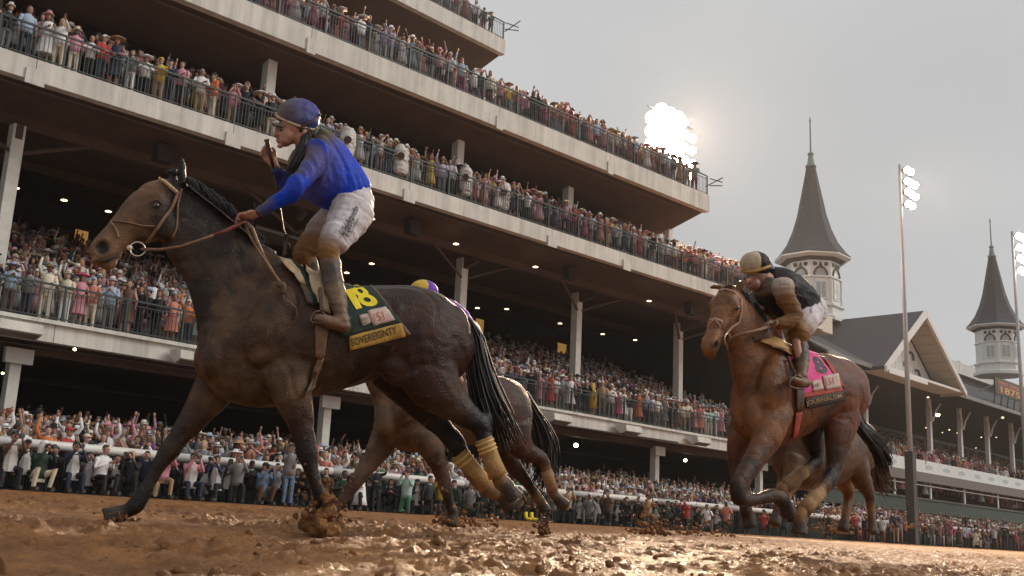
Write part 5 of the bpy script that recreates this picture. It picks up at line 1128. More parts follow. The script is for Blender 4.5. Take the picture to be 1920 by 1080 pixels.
fl = Flesh(); fl.loft([tb(F4, (1503, 705), (1498, 745), .14, (.2, .2, .24)), tb(F4, (1530, 722), (1518, 790), .19, (.2, .2, .24)), tb(F4, (1552, 755), (1535, 800), .16, (.2, .2, .24))], 4, 14); fl.build('jacket', .014, 2, SILK, R4, 2)
fl = Flesh(); fl.limb([(P(1548, 785, .1), .14, .11, WHT), (P(1528, 795, .18), .1, .09, WHT), (P(1516, 802, .23), .07, .07, M4L)], F4.l); fl.build('breeches', .012, 2, SILK, R4, 2)
fl = Flesh(); fl.limb([(P(1518, 802, .23), .06, .06, M4), (P(1532, 835, .27), .055, .055, M4), (P(1537, 858, .28), .045, .045, M4), (P(1524, 866, .28), .035, .04, M4)], F4.l); fl.build('boot', .012, 2, MATS['muddy_boot'], R4, 2)
fl = Flesh(); fl.ell(P(1490, 693, 0), F4.h*.14, F4.l*.11, U*.10, (.3, .2, .12)); fl.build('helmet', .012, 2, SILK, R4, 1)

# mud thrown up by the hooves
c = F1.P(596, 960, .16); fl = Flesh(); R_ = random.Random(5)
for i in range(60):
    t_ = R_.random(); q = c+F1.h*(.02+.10*(1-t_)*R_.gauss(0, .8)-.06*t_)+F1.l*R_.gauss(0, .06)+U*(-.12+.24*t_)-F1.h*(.05*(1-t_)); fl.sph(q, R_.uniform(.018, .045)*(1.1-t_*.5), (.1, .05, .02))
md = thing('mud_clod', 'big ragged clod of churned mud bursting behind the planted forefoot of number 18', 'mud', c)
fl.build('clod', .009, 1, MATS['wet_mud'], md, 0, lambda co, nr, cl: (co+nr*((fbm(co[:, 0]*38+co[:, 2]*11, co[:, 2]*38+co[:, 1]*30, 4, .7)-.5)*.05)[:, None], cl))
splash('mud_splash', 'mud crumbs flying round the planted forefoot of number 18', 600, 985, o1.y-.1, 420, .15, .2, 3, .012)
splash('mud_splash', 'low mud splash round the outstretched front hoof at the left', 225, 975, 5.9, 120, .10, .012, 4, .008)
splash('mud_splash', 'mud kicked up round the planted hoof of the brown horse behind', 848, 985, o3.y, 260, .15, .07, 5, .013)
splash('mud_splash', 'column of mud drops rising below the raised hind feet of the brown horse', 1018, 1000, o3.y, 260, .07, .14, 6, .014)
splash('mud_splash', 'wide spray of mud drops low in front of the number 8 horse', 1220, 1000, 7.5, 520, .26, .19, 7, .015)
splash('mud_splash', 'mud drops flying under the hind hooves of the number 8 horse', 1560, 1000, 8.2, 520, .4, .30, 8, .017)
splash('mud_splash', 'fine specks of mud hanging in the air behind the number 8 horse', 1720, 990, 9.0, 420, .6, .5, 9, .014)
splash('mud_splash', 'scattered mud drops low between the brown horse and the number 8 horse', 1310, 1003, 7.0, 360, .5, .2, 10, .013)
splash('mud_splash', 'drops of mud flung up behind the raised feet of number 18', 900, 985, 6.3, 300, .3, .3, 11, .011)
# ================================================================== PEOPLE IN THE STANDS AND ALONG THE RAIL
class PB:      # parts of a figure, facing +x, left +y, z up
    def __init__(s, n): s.n = n; s.p = {}
    def g(s, k): return s.p.setdefault(k, MB())
    def ring(s, key, secs, caps=True):     # secs: (centre, rx, ry, tilt vector up)
        n = s.n; vs = []; fs = []
        for c, rx, ry in secs:
            for k in range(n): a = 2*math.pi*(k+.5)/n; vs.append((c[0]+rx*math.cos(a), c[1]+ry*math.sin(a), c[2]))
        for i in range(len(secs)-1):
            for k in range(n): k2 = (k+1) % n; fs.append((i*n+k, i*n+k2, (i+1)*n+k2, (i+1)*n+k))
        if caps: fs.append(tuple(range(n))[::-1]); fs.append(tuple((len(secs)-1)*n+k for k in range(n)))
        s.g(key).add(vs, fs)
POSES = {   # arm targets: (left elbow, left hand, right elbow, right hand), hand open?
 'rest': ((.02, .27, 1.14), (.08, .26, .90), (.02, -.27, 1.14), (.08, -.26, .90)),
 'clap': ((.08, .27, 1.14), (.33, .05, 1.28), (.08, -.27, 1.14), (.33, -.05, 1.28)),
 'armsup': ((.05, .34, 1.60), (.10, .27, 1.90), (.05, -.34, 1.60), (.10, -.30, 1.88)),
 'oneup': ((.08, .27, 1.14), (.30, .12, 1.12), (.06, -.30, 1.66), (.10, -.24, 1.96)),
 'phone': ((.22, .24, 1.26), (.36, .07, 1.56), (.22, -.24, 1.26), (.36, -.07, 1.56)),
 'point': ((.26, .22, 1.42), (.52, .18, 1.52), (.04, -.27, 1.14), (.26, -.15, 1.12)),
 'lean': ((.14, .30, 1.14), (.36, .16, 1.06), (.14, -.30, 1.14), (.36, -.16, 1.06)),
 'cross': ((.10, .28, 1.13), (.24, -.08, 1.16), (.10, -.28, 1.13), (.25, .08, 1.2)),
}
def figure(pose, dress=False, n=8, seat=None, hat=None, hair='short', hi=True, legs=True, poncho=False, bib=False):
    b = PB(n); dz = 0; tilt = 0
    if seat: dz = {'squat': -.58, 'kneel': -.40, 'sit': -.50}[seat]; tilt = .10
    Z = lambda x, y, z: (x+tilt*(z-.9 if z > .9 else 0), y, z+dz)
    L_e, L_h, R_e, R_h = POSES[pose]
    # trunk
    if dress:
        b.ring('top', [(Z(0, 0, .92), .15, .19), (Z(0, 0, 1.08), .10, .13), (Z(0, 0, 1.28), .12, .17), (Z(0, 0, 1.42), .09, .17), (Z(0, 0, 1.47), .05, .08)])
        b.ring('bottom', [((0, 0, .42+dz*.5), .23, .27), ((0, 0, .70+dz), .18, .22), (Z(0, 0, .93), .14, .18), (Z(0, 0, .97), .12, .16)])
    elif poncho:
        b.ring('top', [((0, 0, .45+dz*.5), .27, .33), (Z(0, 0, .9), .22, .29), (Z(0, 0, 1.3), .18, .25), (Z(0, 0, 1.43), .12, .2), (Z(0, 0, 1.5), .07, .1)])
    else:
        b.ring('top', [(Z(0, 0, .86), .15, .19), (Z(0, 0, 1.02), .13, .17), (Z(0, 0, 1.25), .14, .195), (Z(0, 0, 1.40), .11, .20), (Z(0, 0, 1.46), .07, .11)])
        if hi: b.ring('collar', [(Z(.012, 0, 1.44), .075, .085), (Z(.01, 0, 1.49), .062, .066)])
        b.ring('bottom', [(Z(0, 0, .78), .12, .17), (Z(0, 0, .88), .14, .18), (Z(0, 0, .93), .13, .17)])
    if bib: b.ring('bib', [(Z(.005, 0, .80), .17, .175), (Z(.005, 0, 1.02), .15, .165), (Z(.005, 0, 1.26), .155, .165), (Z(.005, 0, 1.41), .12, .12)])
    # head and face
    hx = .03
    b.ring('body', [(Z(0, 0, 1.42), .055, .055), (Z(.01, 0, 1.53), .052, .05)])
    H = [(1.49, .035, .03, .04), (1.515, .068, .052, .03), (1.56, .092, .068, .02), (1.62, .1, .077, .01), (1.67, .095, .074, .0), (1.71, .065, .052, -.005), (1.725, .02, .02, -.005)]
    if not hi: H = [H[0], H[2], H[4], H[6]]
    b.ring('body', [(Z(hx+o, 0, z), rx, ry) for z, rx, ry, o in H])
    if hi:
        c = Z(hx, 0, 0)
        hz = lambda x, y, z: (Z(hx, 0, z)[0]+x, y, z+dz)
        b.g('body').add([hz(.105, -.014, 1.585), hz(.105, .014, 1.585), hz(.132, 0, 1.59), hz(.105, 0, 1.63)], [(0, 1, 2), (0, 2, 3), (1, 3, 2)])
        for s_ in (-1, 1):
            b.g('eyes').box(hz(.094, s_*.034-.014, 1.618), hz(.106, s_*.034+.014, 1.63))
            b.g('body').box(hz(-.02, s_*.077-.008, 1.58), hz(.012, s_*.077+.008, 1.64))
        b.g('mouth').box(hz(.088, -.024, 1.545), hz(.108, .024, 1.557))
    if hair == 'short': b.ring('hair', [(Z(hx-.015, 0, 1.60), .098, .083), (Z(hx-.014, 0, 1.67), .106, .085), (Z(hx-.01, 0, 1.725), .078, .064), (Z(hx-.01, 0, 1.742), .03, .03)])
    elif hair == 'long': b.ring('hair', [(Z(hx-.07, 0, 1.40), .05, .09), (Z(hx-.045, 0, 1.52), .075, .098), (Z(hx-.03, 0, 1.63), .098, .095), (Z(hx-.015, 0, 1.70), .10, .085), (Z(hx-.01, 0, 1.745), .05, .05)])
    if hat == 'fedora': b.ring('hat', [(Z(hx, 0, 1.672), .17, .155), (Z(hx, 0, 1.69), .165, .15), (Z(hx, 0, 1.692), .102, .09), (Z(hx, 0, 1.80), .088, .075)]); b.ring('hat_band', [(Z(hx, 0, 1.694), .106, .094), (Z(hx, 0, 1.725), .1, .09)])
    elif hat == 'widebrim': b.ring('hat', [(Z(hx, 0, 1.66), .27, .27), (Z(hx, 0, 1.685), .25, .25), (Z(hx, 0, 1.69), .105, .1), (Z(hx, 0, 1.77), .08, .08)])
    elif hat == 'cap': b.ring('hat', [(Z(hx, 0, 1.655), .108, .09), (Z(hx, 0, 1.71), .103, .087), (Z(hx, 0, 1.75), .06, .055)]); b.g('hat').box(Z(hx+.08, -.06, 1.655), Z(hx+.18, .06, 1.668))
    elif hat == 'hood': b.ring('hat', [(Z(hx-.03, 0, 1.46), .11, .12), (Z(hx-.03, 0, 1.6), .125, .115), (Z(hx-.03, 0, 1.72), .11, .1), (Z(hx-.02, 0, 1.77), .05, .05)])
    # arms: sleeve to the wrist, hand with fingers
    for s_, e_, h_ in ((1, L_e, L_h), (-1, R_e, R_h)):
        sh = Vector(Z(0, s_*.175, 1.395)); e_ = Vector(Z(*e_)); h_ = Vector(Z(*h_)); bare = dress
        k = 6 if hi else 4
        mid = sh.lerp(e_, .35)
        if bare: b.g('body').tube([sh, e_, h_], [.045, .036, .025], k)
        else: b.g('top').tube([sh, mid, e_, e_.lerp(h_, .9)], [.068, .062, .05, .036], k); b.g('body').tube([e_.lerp(h_, .85), h_], [.025, .026], k)
        d = (h_-e_).normalized(); sd_ = d.cross(Vector((1, 0, 0)) if abs(d.x) < .8 else Vector((0, 0, 1))).normalized()
        if hi:
            pm = h_+d*.05; b.g('body').tube([h_, h_+d*.03, pm+d*.03], [.026, .038, .034], 6)
            for q in range(4):
                f0 = pm+d*.02+sd_*(q-1.5)*.019; cr_ = Vector((.02, 0, 0)); ln = (.05, .062, .058, .046)[q]
                b.g('body').tube([f0, f0+d*ln*.6+cr_*.4, f0+d*ln+cr_], [.0095, .009, .006], 3)
            t0 = h_+d*.015-sd_*.026; b.g('body').tube([t0, t0+d*.035-sd_*.024], [.012, .008], 3)
        else: b.g('body').tube([h_, h_+d*.07, h_+d*.13], [.03, .042, .022], 4)
    # legs
    if legs:
        for s_ in (-1, 1):
            if seat == 'squat': J = [(-.05, s_*.1, .32), (.36, s_*.22, .52), (.22, s_*.20, .09)]; F = (.24, s_*.2, .03)
            elif seat == 'kneel': J = [(0, s_*.1, .48), (.34, s_*.16, .46), (.30, s_*.16, .09)] if s_ > 0 else [(0, s_*.1, .48), (.12, s_*.16, .08), (-.3, s_*.16, .08)]; F = (.32, s_*.16, .03) if s_ > 0 else (-.32, s_*.16, .04)
            elif seat == 'sit': J = [(0, s_*.1, .40), (.42, s_*.18, .44), (.40, s_*.17, .09)]; F = (.42, s_*.17, .03)
            else: J = [(0, s_*.09, .86), (.02, s_*.10, .48), (-.01, s_*.105, .09)]; F = (0.0, s_*.105, .03)
            k = 6 if hi else 4
            if dress and not seat: b.g('bare_leg' if s_ > 0 else 'bare_leg_').tube([J[1], J[1][:2]+(.4,), J[2]], [.05, .05, .036], k)
            elif not (poncho and not hi): b.g('bottom').tube([J[0], Vector(J[0]).lerp(Vector(J[1]), .5), J[1], J[2]], [.088, .082, .065, .056], k)
            b.g('shoe' if s_ > 0 else 'shoe_').box((F[0]-.07, F[1]-.042, F[2]-.03), (F[0]+.17, F[1]+.042, F[2]+.055))
    return b.p
PCOL = mat('spectator_colour', objcol=True, rough=.7, var=.10, vs=9, bump=.3, bs=25)
PSKIN = mat('spectator_skin', objcol=True, rough=.55, var=.08, vs=10)
PEYE = mat('eye_dark', (.02, .015, .012), .3, var=0); PMOU = mat('mouth_red', (.2, .05, .045), .5, var=0)
SKINS = [(.5, .28, .2), (.46, .25, .17), (.42, .22, .15), (.55, .33, .25), (.3, .15, .09), (.14, .07, .045), (.48, .26, .19), (.5, .3, .22)]
CN = {'white': (.8, .78, .77), 'cream': (.72, .64, .5), 'pale blue': (.36, .46, .58), 'pink': (.62, .27, .33), 'hot pink': (.48, .06, .18), 'red': (.4, .035, .03), 'navy': (.02, .028, .06), 'black': (.015, .014, .016), 'grey': (.2, .2, .2),
      'orange': (.62, .17, .04), 'yellow': (.68, .45, .04), 'green': (.05, .17, .09), 'mint': (.38, .55, .48), 'lavender': (.42, .36, .55), 'tan': (.38, .25, .14), 'brown': (.12, .065, .035), 'dark green': (.015, .04, .025), 'coral': (.6, .22, .16), 'purple': (.2, .06, .3), 'denim blue': (.12, .18, .28)}
HAIRS = {'dark': (.02, .014, .01), 'brown': (.08, .045, .025), 'blond': (.42, .27, .12), 'red': (.25, .07, .025), 'grey': (.3, .29, .28)}
_mc = {}
def variant(key):
    if key in _mc: return _mc[key]
    d = figure(**dict(key)); ms = {}
    for nm, mb in d.items():
        me = bpy.data.meshes.new(nm); me.from_pydata([tuple(v) for v in mb.v], [], mb.f)
        me.materials.append(PEYE if nm == 'eyes' else PMOU if nm == 'mouth' else PSKIN if nm in ('body', 'bare_leg', 'bare_leg_') else PCOL)
        if nm in ('body', 'hair', 'top'): me.polygons.foreach_set('use_smooth', [True]*len(me.polygons))
        ms[nm] = me
    _mc[key] = ms; return ms
NM = {'top': 'top', 'bottom': 'trousers'}
def person(loc, face, pose, label, group, top='white', bottom='navy', hat=None, hatc='white', hair='short', hairc='brown', skin=0, dress=False, seat=None, poncho=False, sc=1.0, bib=False):
    key = tuple(sorted(dict(bib=bib, pose=pose, dress=dress, seat=seat, hat=hat, hair=hair, poncho=poncho).items()))
    t = thing('person', label, 'person', loc, group, face); t.scale = (sc, sc, sc)
    cols_ = {'top': CN[top], 'bottom': CN[bottom if not dress else top], 'body': SKINS[skin], 'hair': HAIRS[hairc], 'hat': CN[hatc], 'hat_band': CN['black'], 'collar': (.6, .58, .56), 'shoe': (.05, .04, .035), 'shoe_': (.05, .04, .035), 'bare_leg': SKINS[skin], 'bare_leg_': SKINS[skin], 'bib': (.6, .58, .55), 'eyes': (0, 0, 0), 'mouth': (0, 0, 0)}
    for nm, me in variant(key).items():
        pn = {'bare_leg_': 'bare_leg', 'shoe_': 'shoe', 'top': 'poncho' if poncho else 'bodice' if dress else 'shirt', 'bottom': 'skirt' if dress else 'trousers'}.get(nm, nm)
        o = bpy.data.objects.new(pn, me); COL.objects.link(o); o.parent = t; o.color = (*cols_[nm], 1)
    return t
_cam = {}
def camera_thing(loc, face, label, white=False, big=True, group='cameras of the kneeling photographers'):
    t = thing('camera', label, 'camera', loc, group, face)
    if 'b' not in _cam:
        b = MB().box((-.05, -.07, -.05), (.04, .07, .045)).box((-.03, -.03, .045), (.03, .03, .075)); l = MB().tube([(.04, 0, 0), (.10, 0, 0), (.22, 0, 0), (.30, 0, 0)], [.036, .04, .045, .058], 10)
        g = MB().tube([(.301, 0, 0), (.304, 0, 0)], .048, 10); bk = mat('camera_black', (.015, .015, .017), .4, var=.1); gl = mat('lens_glass', (.02, .015, .03), .05, var=0, coat=1)
        for k_, m_, mm_ in (('body', b, bk), ('lens_barrel', l, bk), ('lens_white', l, mat('white_lens_paint', (.6, .6, .57), .4)), ('lens_glass', g, gl)):
            me = bpy.data.meshes.new(k_); me.from_pydata([tuple(v) for v in m_.v], [], m_.f); me.materials.append(mm_); _cam[k_] = me
        _cam['b'] = 1
    for k_ in ('body', 'lens_white' if white else 'lens_barrel', 'lens_glass'):
        o = bpy.data.objects.new('lens_barrel' if k_ == 'lens_white' else k_, _cam[k_]); COL.objects.link(o); o.parent = t
    return t
def toward(p, yaw=0): d = CAM-Vector(p); return math.atan2(d.y, d.x)+yaw
ORD = {}
def ordn(k):
    ORD[k] = ORD.get(k, 0)+1; n_ = ORD[k]
    return f"{n_}{'th' if 10 <= n_ % 100 <= 20 else {1: 'st', 2: 'nd', 3: 'rd'}.get(n_ % 10, 'th')}"
POSEW = {'rest': 'standing', 'clap': 'clapping', 'armsup': 'arms raised', 'oneup': 'one arm raised', 'phone': 'hands at face', 'point': 'pointing', 'lean': 'leaning', 'cross': 'arms folded'}
HATW = {'fedora': 'fedora', 'widebrim': 'wide hat', 'cap': 'cap', 'hood': 'hood'}
def desc(top, hat, hatc, pose, dress, poncho):
    w = f"{top} {'dress' if dress else 'poncho' if poncho else 'top'}"
    if hat: w += f", {hatc} {HATW[hat]}"
    return w+f", {POSEW[pose]}"
# ---- photographers along the outside rail (placed where the photograph shows them)
PG = 'photographers crouched below the white rail'
def photog(px, pyf, y, seat, top, bottom, what, pose='phone', hat=None, hatc='black', hair='short', hairc='dark', skin=0, yaw=None, cam_='black', sc=1.06, dress=False, poncho=False, camlabel=None, bib=False):
    p = atY(px, pyf, y); p.z = gz(y)+.02; yaw = (math.sin(px*1.7)*.35) if yaw is None else yaw
    t = person(p, toward(p, yaw), pose, what, PG, top, bottom, hat, hatc, hair, hairc, skin, dress, seat, poncho, sc, bib)
    if cam_:
        f = toward(p, yaw); hh = {'squat': 1.04, 'kneel': 1.22, 'sit': 1.12, None: 1.62}[seat]*sc
        q = Vector((p.x+.33*math.cos(f), p.y+.33*math.sin(f), p.z+hh-.0))
        camera_thing(q, f, camlabel or f"{cam_} camera of {what.replace('photographer ', 'the photographer ').split(',')[0]}"[:110], cam_ == 'white')
    return t
PH = [(12, 905, 27.9, 'kneel', 'brown', 'black', 'photographer at the left photo edge in white bib, black lens up', dict(bib=True)),
 (68, 915, 27.7, 'squat', 'dark green', 'cream', 'photographer in rain hooded cap and pale pink trousers, bent over a camera', dict(hat='hood', hatc='white', yaw=.5)),
 (130, 915, 27.9, 'sit', 'navy', 'navy', 'photographer in white bib with navy sleeves holding a black camera', dict(bib=True)),
 (184, 918, 27.9, 'sit', 'white', 'black', 'brown haired bearded photographer in white bib looking right, camera in lap', dict(pose='clap', hairc='brown', yaw=.7, cam_=None)),
 (243, 922, 27.9, 'squat', 'black', 'black', 'bald photographer all in black aiming a round black lens', dict(hair=None)),
 (300, 928, 27.9, 'kneel', 'pink', 'tan', 'photographer in pink shirt and tan trousers behind the leading foreleg', {}),
 (352, 935, 27.8, 'sit', 'pink', 'navy', 'photographer in pink sleeves and white bib, right of the leading foreleg', dict(bib=True)),
 (402, 938, 27.9, 'sit', 'navy', 'black', 'photographer in navy jacket and white bib with lens turned left', dict(skin=2, bib=True, yaw=-.4)),
 (440, 942, 28.0, 'kneel', 'grey', 'black', 'curly red haired photographer in grey jacket with pale lens', dict(hair='long', hairc='red', cam_='white')),
 (487, 946, 27.9, 'squat', 'denim blue', 'brown', 'photographer in dark beanie, denim sleeves and brown trousers facing right', dict(hat='cap', hatc='black', yaw=.6, cam_='white')),
 (537, 950, 27.6, None, 'grey', 'denim blue', 'tall standing photographer in grey coat and blue jeans with press badge', {}),
 (575, 950, 28.0, 'kneel', 'black', 'black', 'photographer in black just behind the planted foreleg', dict(cam_=None, pose='rest')),
 (640, 950, 28.0, 'squat', 'dark green', 'black', 'dark skinned photographer in green jacket right of the planted foreleg', dict(skin=5, pose='clap', cam_=None)),
 (668, 955, 27.9, 'squat', 'white', 'black', 'photographer wrapped in a clear rain cape with cream hat', dict(hat='fedora', hatc='cream', poncho=True)),
 (703, 955, 28.0, None, 'black', 'black', 'standing photographer in black reaching forward below the rail', dict(pose='point', cam_=None, sc=.86)),
 (760, 962, 27.9, 'kneel', 'mint', 'green', 'photographer in pale rain jacket with green bag, binocular pose', dict(hat='cap', hatc='black')),
 (800, 964, 27.9, 'sit', 'black', 'black', 'photographer in black jacket with badge looking right', dict(yaw=.7, pose='rest', cam_=None)),
 (826, 962, 28.1, 'kneel', 'yellow', 'brown', 'photographer in yellow patterned shirt behind the dark forelegs', {}),
 (880, 966, 27.9, 'squat', 'grey', 'dark green', 'photographer with white lens pointing up beside the dark forelegs', dict(cam_='white', yaw=.2)),
 (925, 970, 28.0, 'sit', 'black', 'black', 'photographer in black seated below the raised gold bandages', {}),
 (970, 972, 28.0, 'squat', 'brown', 'black', 'photographer in brown left of the yellow boots', {}),
 (1012, 975, 27.9, 'kneel', 'black', 'brown', 'photographer in black right above the yellow boots', {}),
 (1062, 978, 28.0, 'kneel', 'tan', 'black', 'photographer in tan jacket below the bandaged hind foot', dict(hat='cap', hatc='tan')),
 (1105, 980, 27.9, 'squat', 'grey', 'grey', 'photographer in grey with white cap beyond the brown horse', dict(hat='cap', hatc='white')),
 (1140, 983, 28.0, 'kneel', 'brown', 'black', 'photographer in brown coat, second beyond the brown horse', dict(yaw=-.3)),
 (1175, 985, 28.0, 'squat', 'black', 'black', 'photographer in black, left of the mud spray', {}),
 (1213, 986, 27.9, 'kneel', 'tan', 'brown', 'photographer in tan behind the mud spray', {}),
 (1250, 988, 28.0, 'squat', 'dark green', 'black', 'photographer in green jacket, right end of the mud spray', {}),
 (1285, 990, 28.0, 'kneel', 'red', 'black', 'photographer in red jacket left of the chestnut forelegs', {}),
 (1325, 993, 27.9, 'squat', 'white', 'grey', 'photographer in white bib left of the chestnut forelegs', dict(cam_='white')),
 (1362, 995, 28.0, 'kneel', 'coral', 'black', 'photographer in coral jacket close to the hanging black hoof', {}),
 (1432, 998, 27.9, 'squat', 'red', 'black', 'photographer in bright red jacket between the chestnut fore and hind hooves', {}),
 (1555, 1004, 27.9, 'kneel', 'dark green', 'black', 'photographer in dark green right of the chestnut hind hoof', {}),
 (1680, 1010, 27.9, None, 'navy', 'tan', 'man in navy coat and tan trousers standing behind the track rail at right', dict(pose='lean', cam_=None, hat='cap', hatc='navy')),
 (1830, 1022, 27.9, 'squat', 'cream', 'cream', 'photographer in cream rain jacket near the right photo edge', {}),
 (1885, 1026, 27.9, None, 'black', 'black', 'man in black coat standing at the right photo edge below the lit tubes', dict(pose='clap', cam_=None))]
for px, py, y, seat, top, bot, what, kw in PH: photog(px, py, y, seat, top, bot, what, **kw)
AR = random.Random(31)
for i, px in enumerate((38, 98, 160, 214, 268, 325, 378, 424, 465, 512, 556, 608, 652, 688, 730, 778, 812, 852, 902, 948, 990, 1035, 1085, 1122, 1158, 1195, 1232, 1268, 1306, 1345, 1400, 1470, 1600, 1640, 1735, 1780, 1860)):
    py = 918+(px-38)*.06; tp = AR.choice(['black', 'black', 'dark green', 'navy', 'brown', 'grey', 'black']); nb_ = ordn('second line photographers')
    photog(px, py, 28.3, AR.choice(['squat', 'kneel', 'sit']), tp, 'black', f'{tp} clothed photographer in the second line, {nb_} from left below the rail', pose=AR.choice(['rest', 'phone', 'clap', 'lean']), hat=AR.choice([None, 'cap', None]), skin=AR.randrange(8), yaw=AR.uniform(-.7, .7), cam_=None, sc=.95, bib=AR.random() < .25)
t = thing('boots_pair', 'pair of bright yellow rubber boots at the track edge', 'boots', atY(988, 974, 27.5))
for s_ in (0, .32): q = atY(985, 974, 27.5); q.x += s_; q.z = gz(27.5)+.05; MB().tube([q+Vector((0, 0, .28)), q+Vector((.03, 0, .1)), q+Vector((.06, -.05, .04)), q+Vector((.1, -.2, .03))], [.07, .065, .06, .045], 8).build('boot', YE, t, smooth=True)
# ---- outside rail with green slatted fence under it
t = thing('track_rail', 'long white plastic rail between the photographers and the crowd', 'rail', (10, 28.5, 1))
WR = mat('white_rail_plastic', (.68, .66, .62), .4, var=.08, vs=3)
for a in range(-8, 190, 6):
    MB().tube([(a+.01, 28.5, 2.0), (a+5.99, 28.5, 2.0)], .125, 12).build('rail_pipe', WR, t, smooth=True)
    MB().box((a+1-.05, 28.52, .8), (a+1+.05, 28.62, 1.99)).build('rail_post', GR, t)
tf = thing('picket_fence', 'dark green slatted fence below the white rail behind the photographers', 'fence', (10, 28.7, 1)); gp = mat('dark_green_picket', (.012, .028, .02), .5); mb = MB(); x = -6
while x < 130: mb.box((x, 28.68, .82), (x+.035, 28.7, 1.9)); x += .085 if x < 60 else .17
mb.build('pickets', gp, tf, kind='stuff'); MB().box((-6, 28.74, .82), (130, 28.76, 1.85)).build('backing_mesh', mat('green_black_mesh', (.008, .014, .011), .8), tf)
mb = MB(); R_ = random.Random(3); x = 2.0
while x < 60:
    if R_.random() < .5: mb.box((x+.008, 28.672, 1.9-R_.random()*.6), (x+.02, 28.679, 1.9))  # thin white strip of random length down about half the slats
    x += .085
mb.build('white_slat_strips', WR, tf, kind='stuff')
# ---- individually built spectators
AR = random.Random(99)
def rnd_outfit(zone):
    d = {}
    pal = ['white']*5+['cream']*2+['pink']*3+['pale blue']*2+['navy']*4+['black']*5+['grey', 'grey', 'brown', 'coral', 'red', 'hot pink', 'lavender', 'tan', 'mint', 'orange', 'yellow']
    if zone == 'ground': pal = ['white']*5+['grey', 'black', 'navy', 'black', 'grey', 'tan', 'brown', 'navy', 'pink', 'red', 'orange', 'tan', 'pale blue', 'cream', 'purple', 'green', 'coral']
    d['top'] = AR.choice(pal); d['dress'] = AR.random() < (.35 if zone != 'ground' else .15); d['bottom'] = AR.choice(['navy', 'black', 'grey', 'tan', 'cream', 'white'])
    d['hat'] = AR.choice([None, None, 'fedora', 'fedora', 'widebrim' if d['dress'] else 'cap', None]); d['hatc'] = AR.choice(['white', 'cream', 'white', 'tan', 'pink' if d['dress'] else 'black', 'pale blue', 'black'])
    d['hair'] = 'long' if d['dress'] else AR.choice(['short', 'short', 'long']); d['hairc'] = AR.choice(['dark', 'brown', 'brown', 'blond', 'grey', 'dark']); d['skin'] = AR.randrange(len(SKINS)); d['sc'] = .90+AR.random()*.16
    return d
NPER = [0]
def row(zone, place, group, x0, x1, dx, yo, z, poses, special={}):
    x = x0; i = 0
    while x < x1 and NPER[0] < 228:
        d = rnd_outfit(zone); pose = AR.choice(poses); d.update(special.get(i, {})); pose = d.pop('pose', pose)
        p = (x+AR.uniform(-.08, .08), yo(x)+AR.uniform(-.04, .06), z(x)); yaw = AR.gauss(-.1, .35)
        lab = f"{desc(d['top'], d['hat'], d['hatc'], pose, d['dress'], d.get('poncho', False))}, {ordn(place)} from left, {place}"
        person(p, toward(p, yaw), pose, lab, group, **d); x += dx*AR.uniform(.7, 1.3); i += 1; NPER[0] += 1
    return x
UPP = ['clap', 'armsup', 'phone', 'phone', 'oneup', 'clap', 'point']; STP = ['rest', 'clap', 'clap', 'lean', 'cross', 'phone', 'rest', 'oneup']
SPB = {1: dict(top='cream', dress=False, hat='fedora', hatc='cream', pose='clap', bottom='grey'), 3: dict(top='white', dress=False, hat=None, pose='clap', bottom='brown', hair='long', hairc='dark'), 4: dict(top='navy', dress=False, bottom='cream', hat=None, pose='clap'), 6: dict(top='pale blue', dress=False, hat='widebrim', hatc='lavender', pose='clap', bottom='brown', hair='long'),
       7: dict(top='grey', dress=False, hat=None, bottom='navy', pose='clap', skin=5), 8: dict(top='cream', dress=False, bottom='cream', hat='fedora', hatc='tan', pose='oneup'), 10: dict(top='pink', dress=True, hat='widebrim', hatc='hot pink', pose='rest'), 12: dict(top='pale blue', dress=False, hat='fedora', hatc='white', bottom='grey', pose='clap'),
       13: dict(top='brown', dress=True, hat=None, pose='rest'), 14: dict(top='black', dress=False, bottom='black', hat=None, pose='rest'), 15: dict(top='black', dress=False, bottom='black', hat=None, pose='rest', skin=4), 16: dict(top='coral', dress=True, hat=None, pose='rest'), 18: dict(top='mint', dress=True, hat='widebrim', hatc='white', pose='lean'), 19: dict(top='black', dress=False, bottom='black', hat='cap', hatc='black', pose='clap')}
e = row('balcony', 'lower balcony rail', 'spectators along the lower balcony rail', 9.5, 21.5, .53, lambda x: 32.45, lambda x: 5.9, STP, SPB)
SPM = {0: dict(top='orange', dress=True, hat=None), 2: dict(top='white', dress=True), 3: dict(top='navy', dress=False, bottom='navy', hat=None), 4: dict(top='black', dress=False, bottom='black', hat=None), 5: dict(top='black', dress=False, bottom='black', hat=None), 6: dict(top='pink', dress=True, hat='fedora', hatc='cream'), 7: dict(top='red', dress=True, hat=None), 9: dict(top='grey', dress=False, hat='widebrim', hatc='white'),
       10: dict(top='white', dress=True, hat='fedora', hatc='tan'), 12: dict(top='black', dress=False, hat='fedora', hatc='white', bottom='black'), 13: dict(top='yellow', dress=False, poncho=True, hat='hood', hatc='yellow', bottom='tan'), 15: dict(top='white', hat='fedora', hatc='white', dress=False), 16: dict(top='hot pink', dress=True), 17: dict(top='white', dress=True)}
row('balcony', 'middle balcony rail', 'spectators along the lower balcony rail', 32.5, 56, .56, lambda x: 32.45, lambda x: 5.9, STP, SPM)
SPD = {2: dict(top='pink', dress=False), 5: dict(top='pale blue', dress=False, bottom='navy', pose='rest', hat=None), 7: dict(top='white', dress=False, pose='point', hat=None), 10: dict(top='red', dress=False), 13: dict(top='white', dress=False, hat='widebrim', hatc='white', pose='clap'), 14: dict(top='yellow', dress=False, hat='cap', hatc='yellow')}
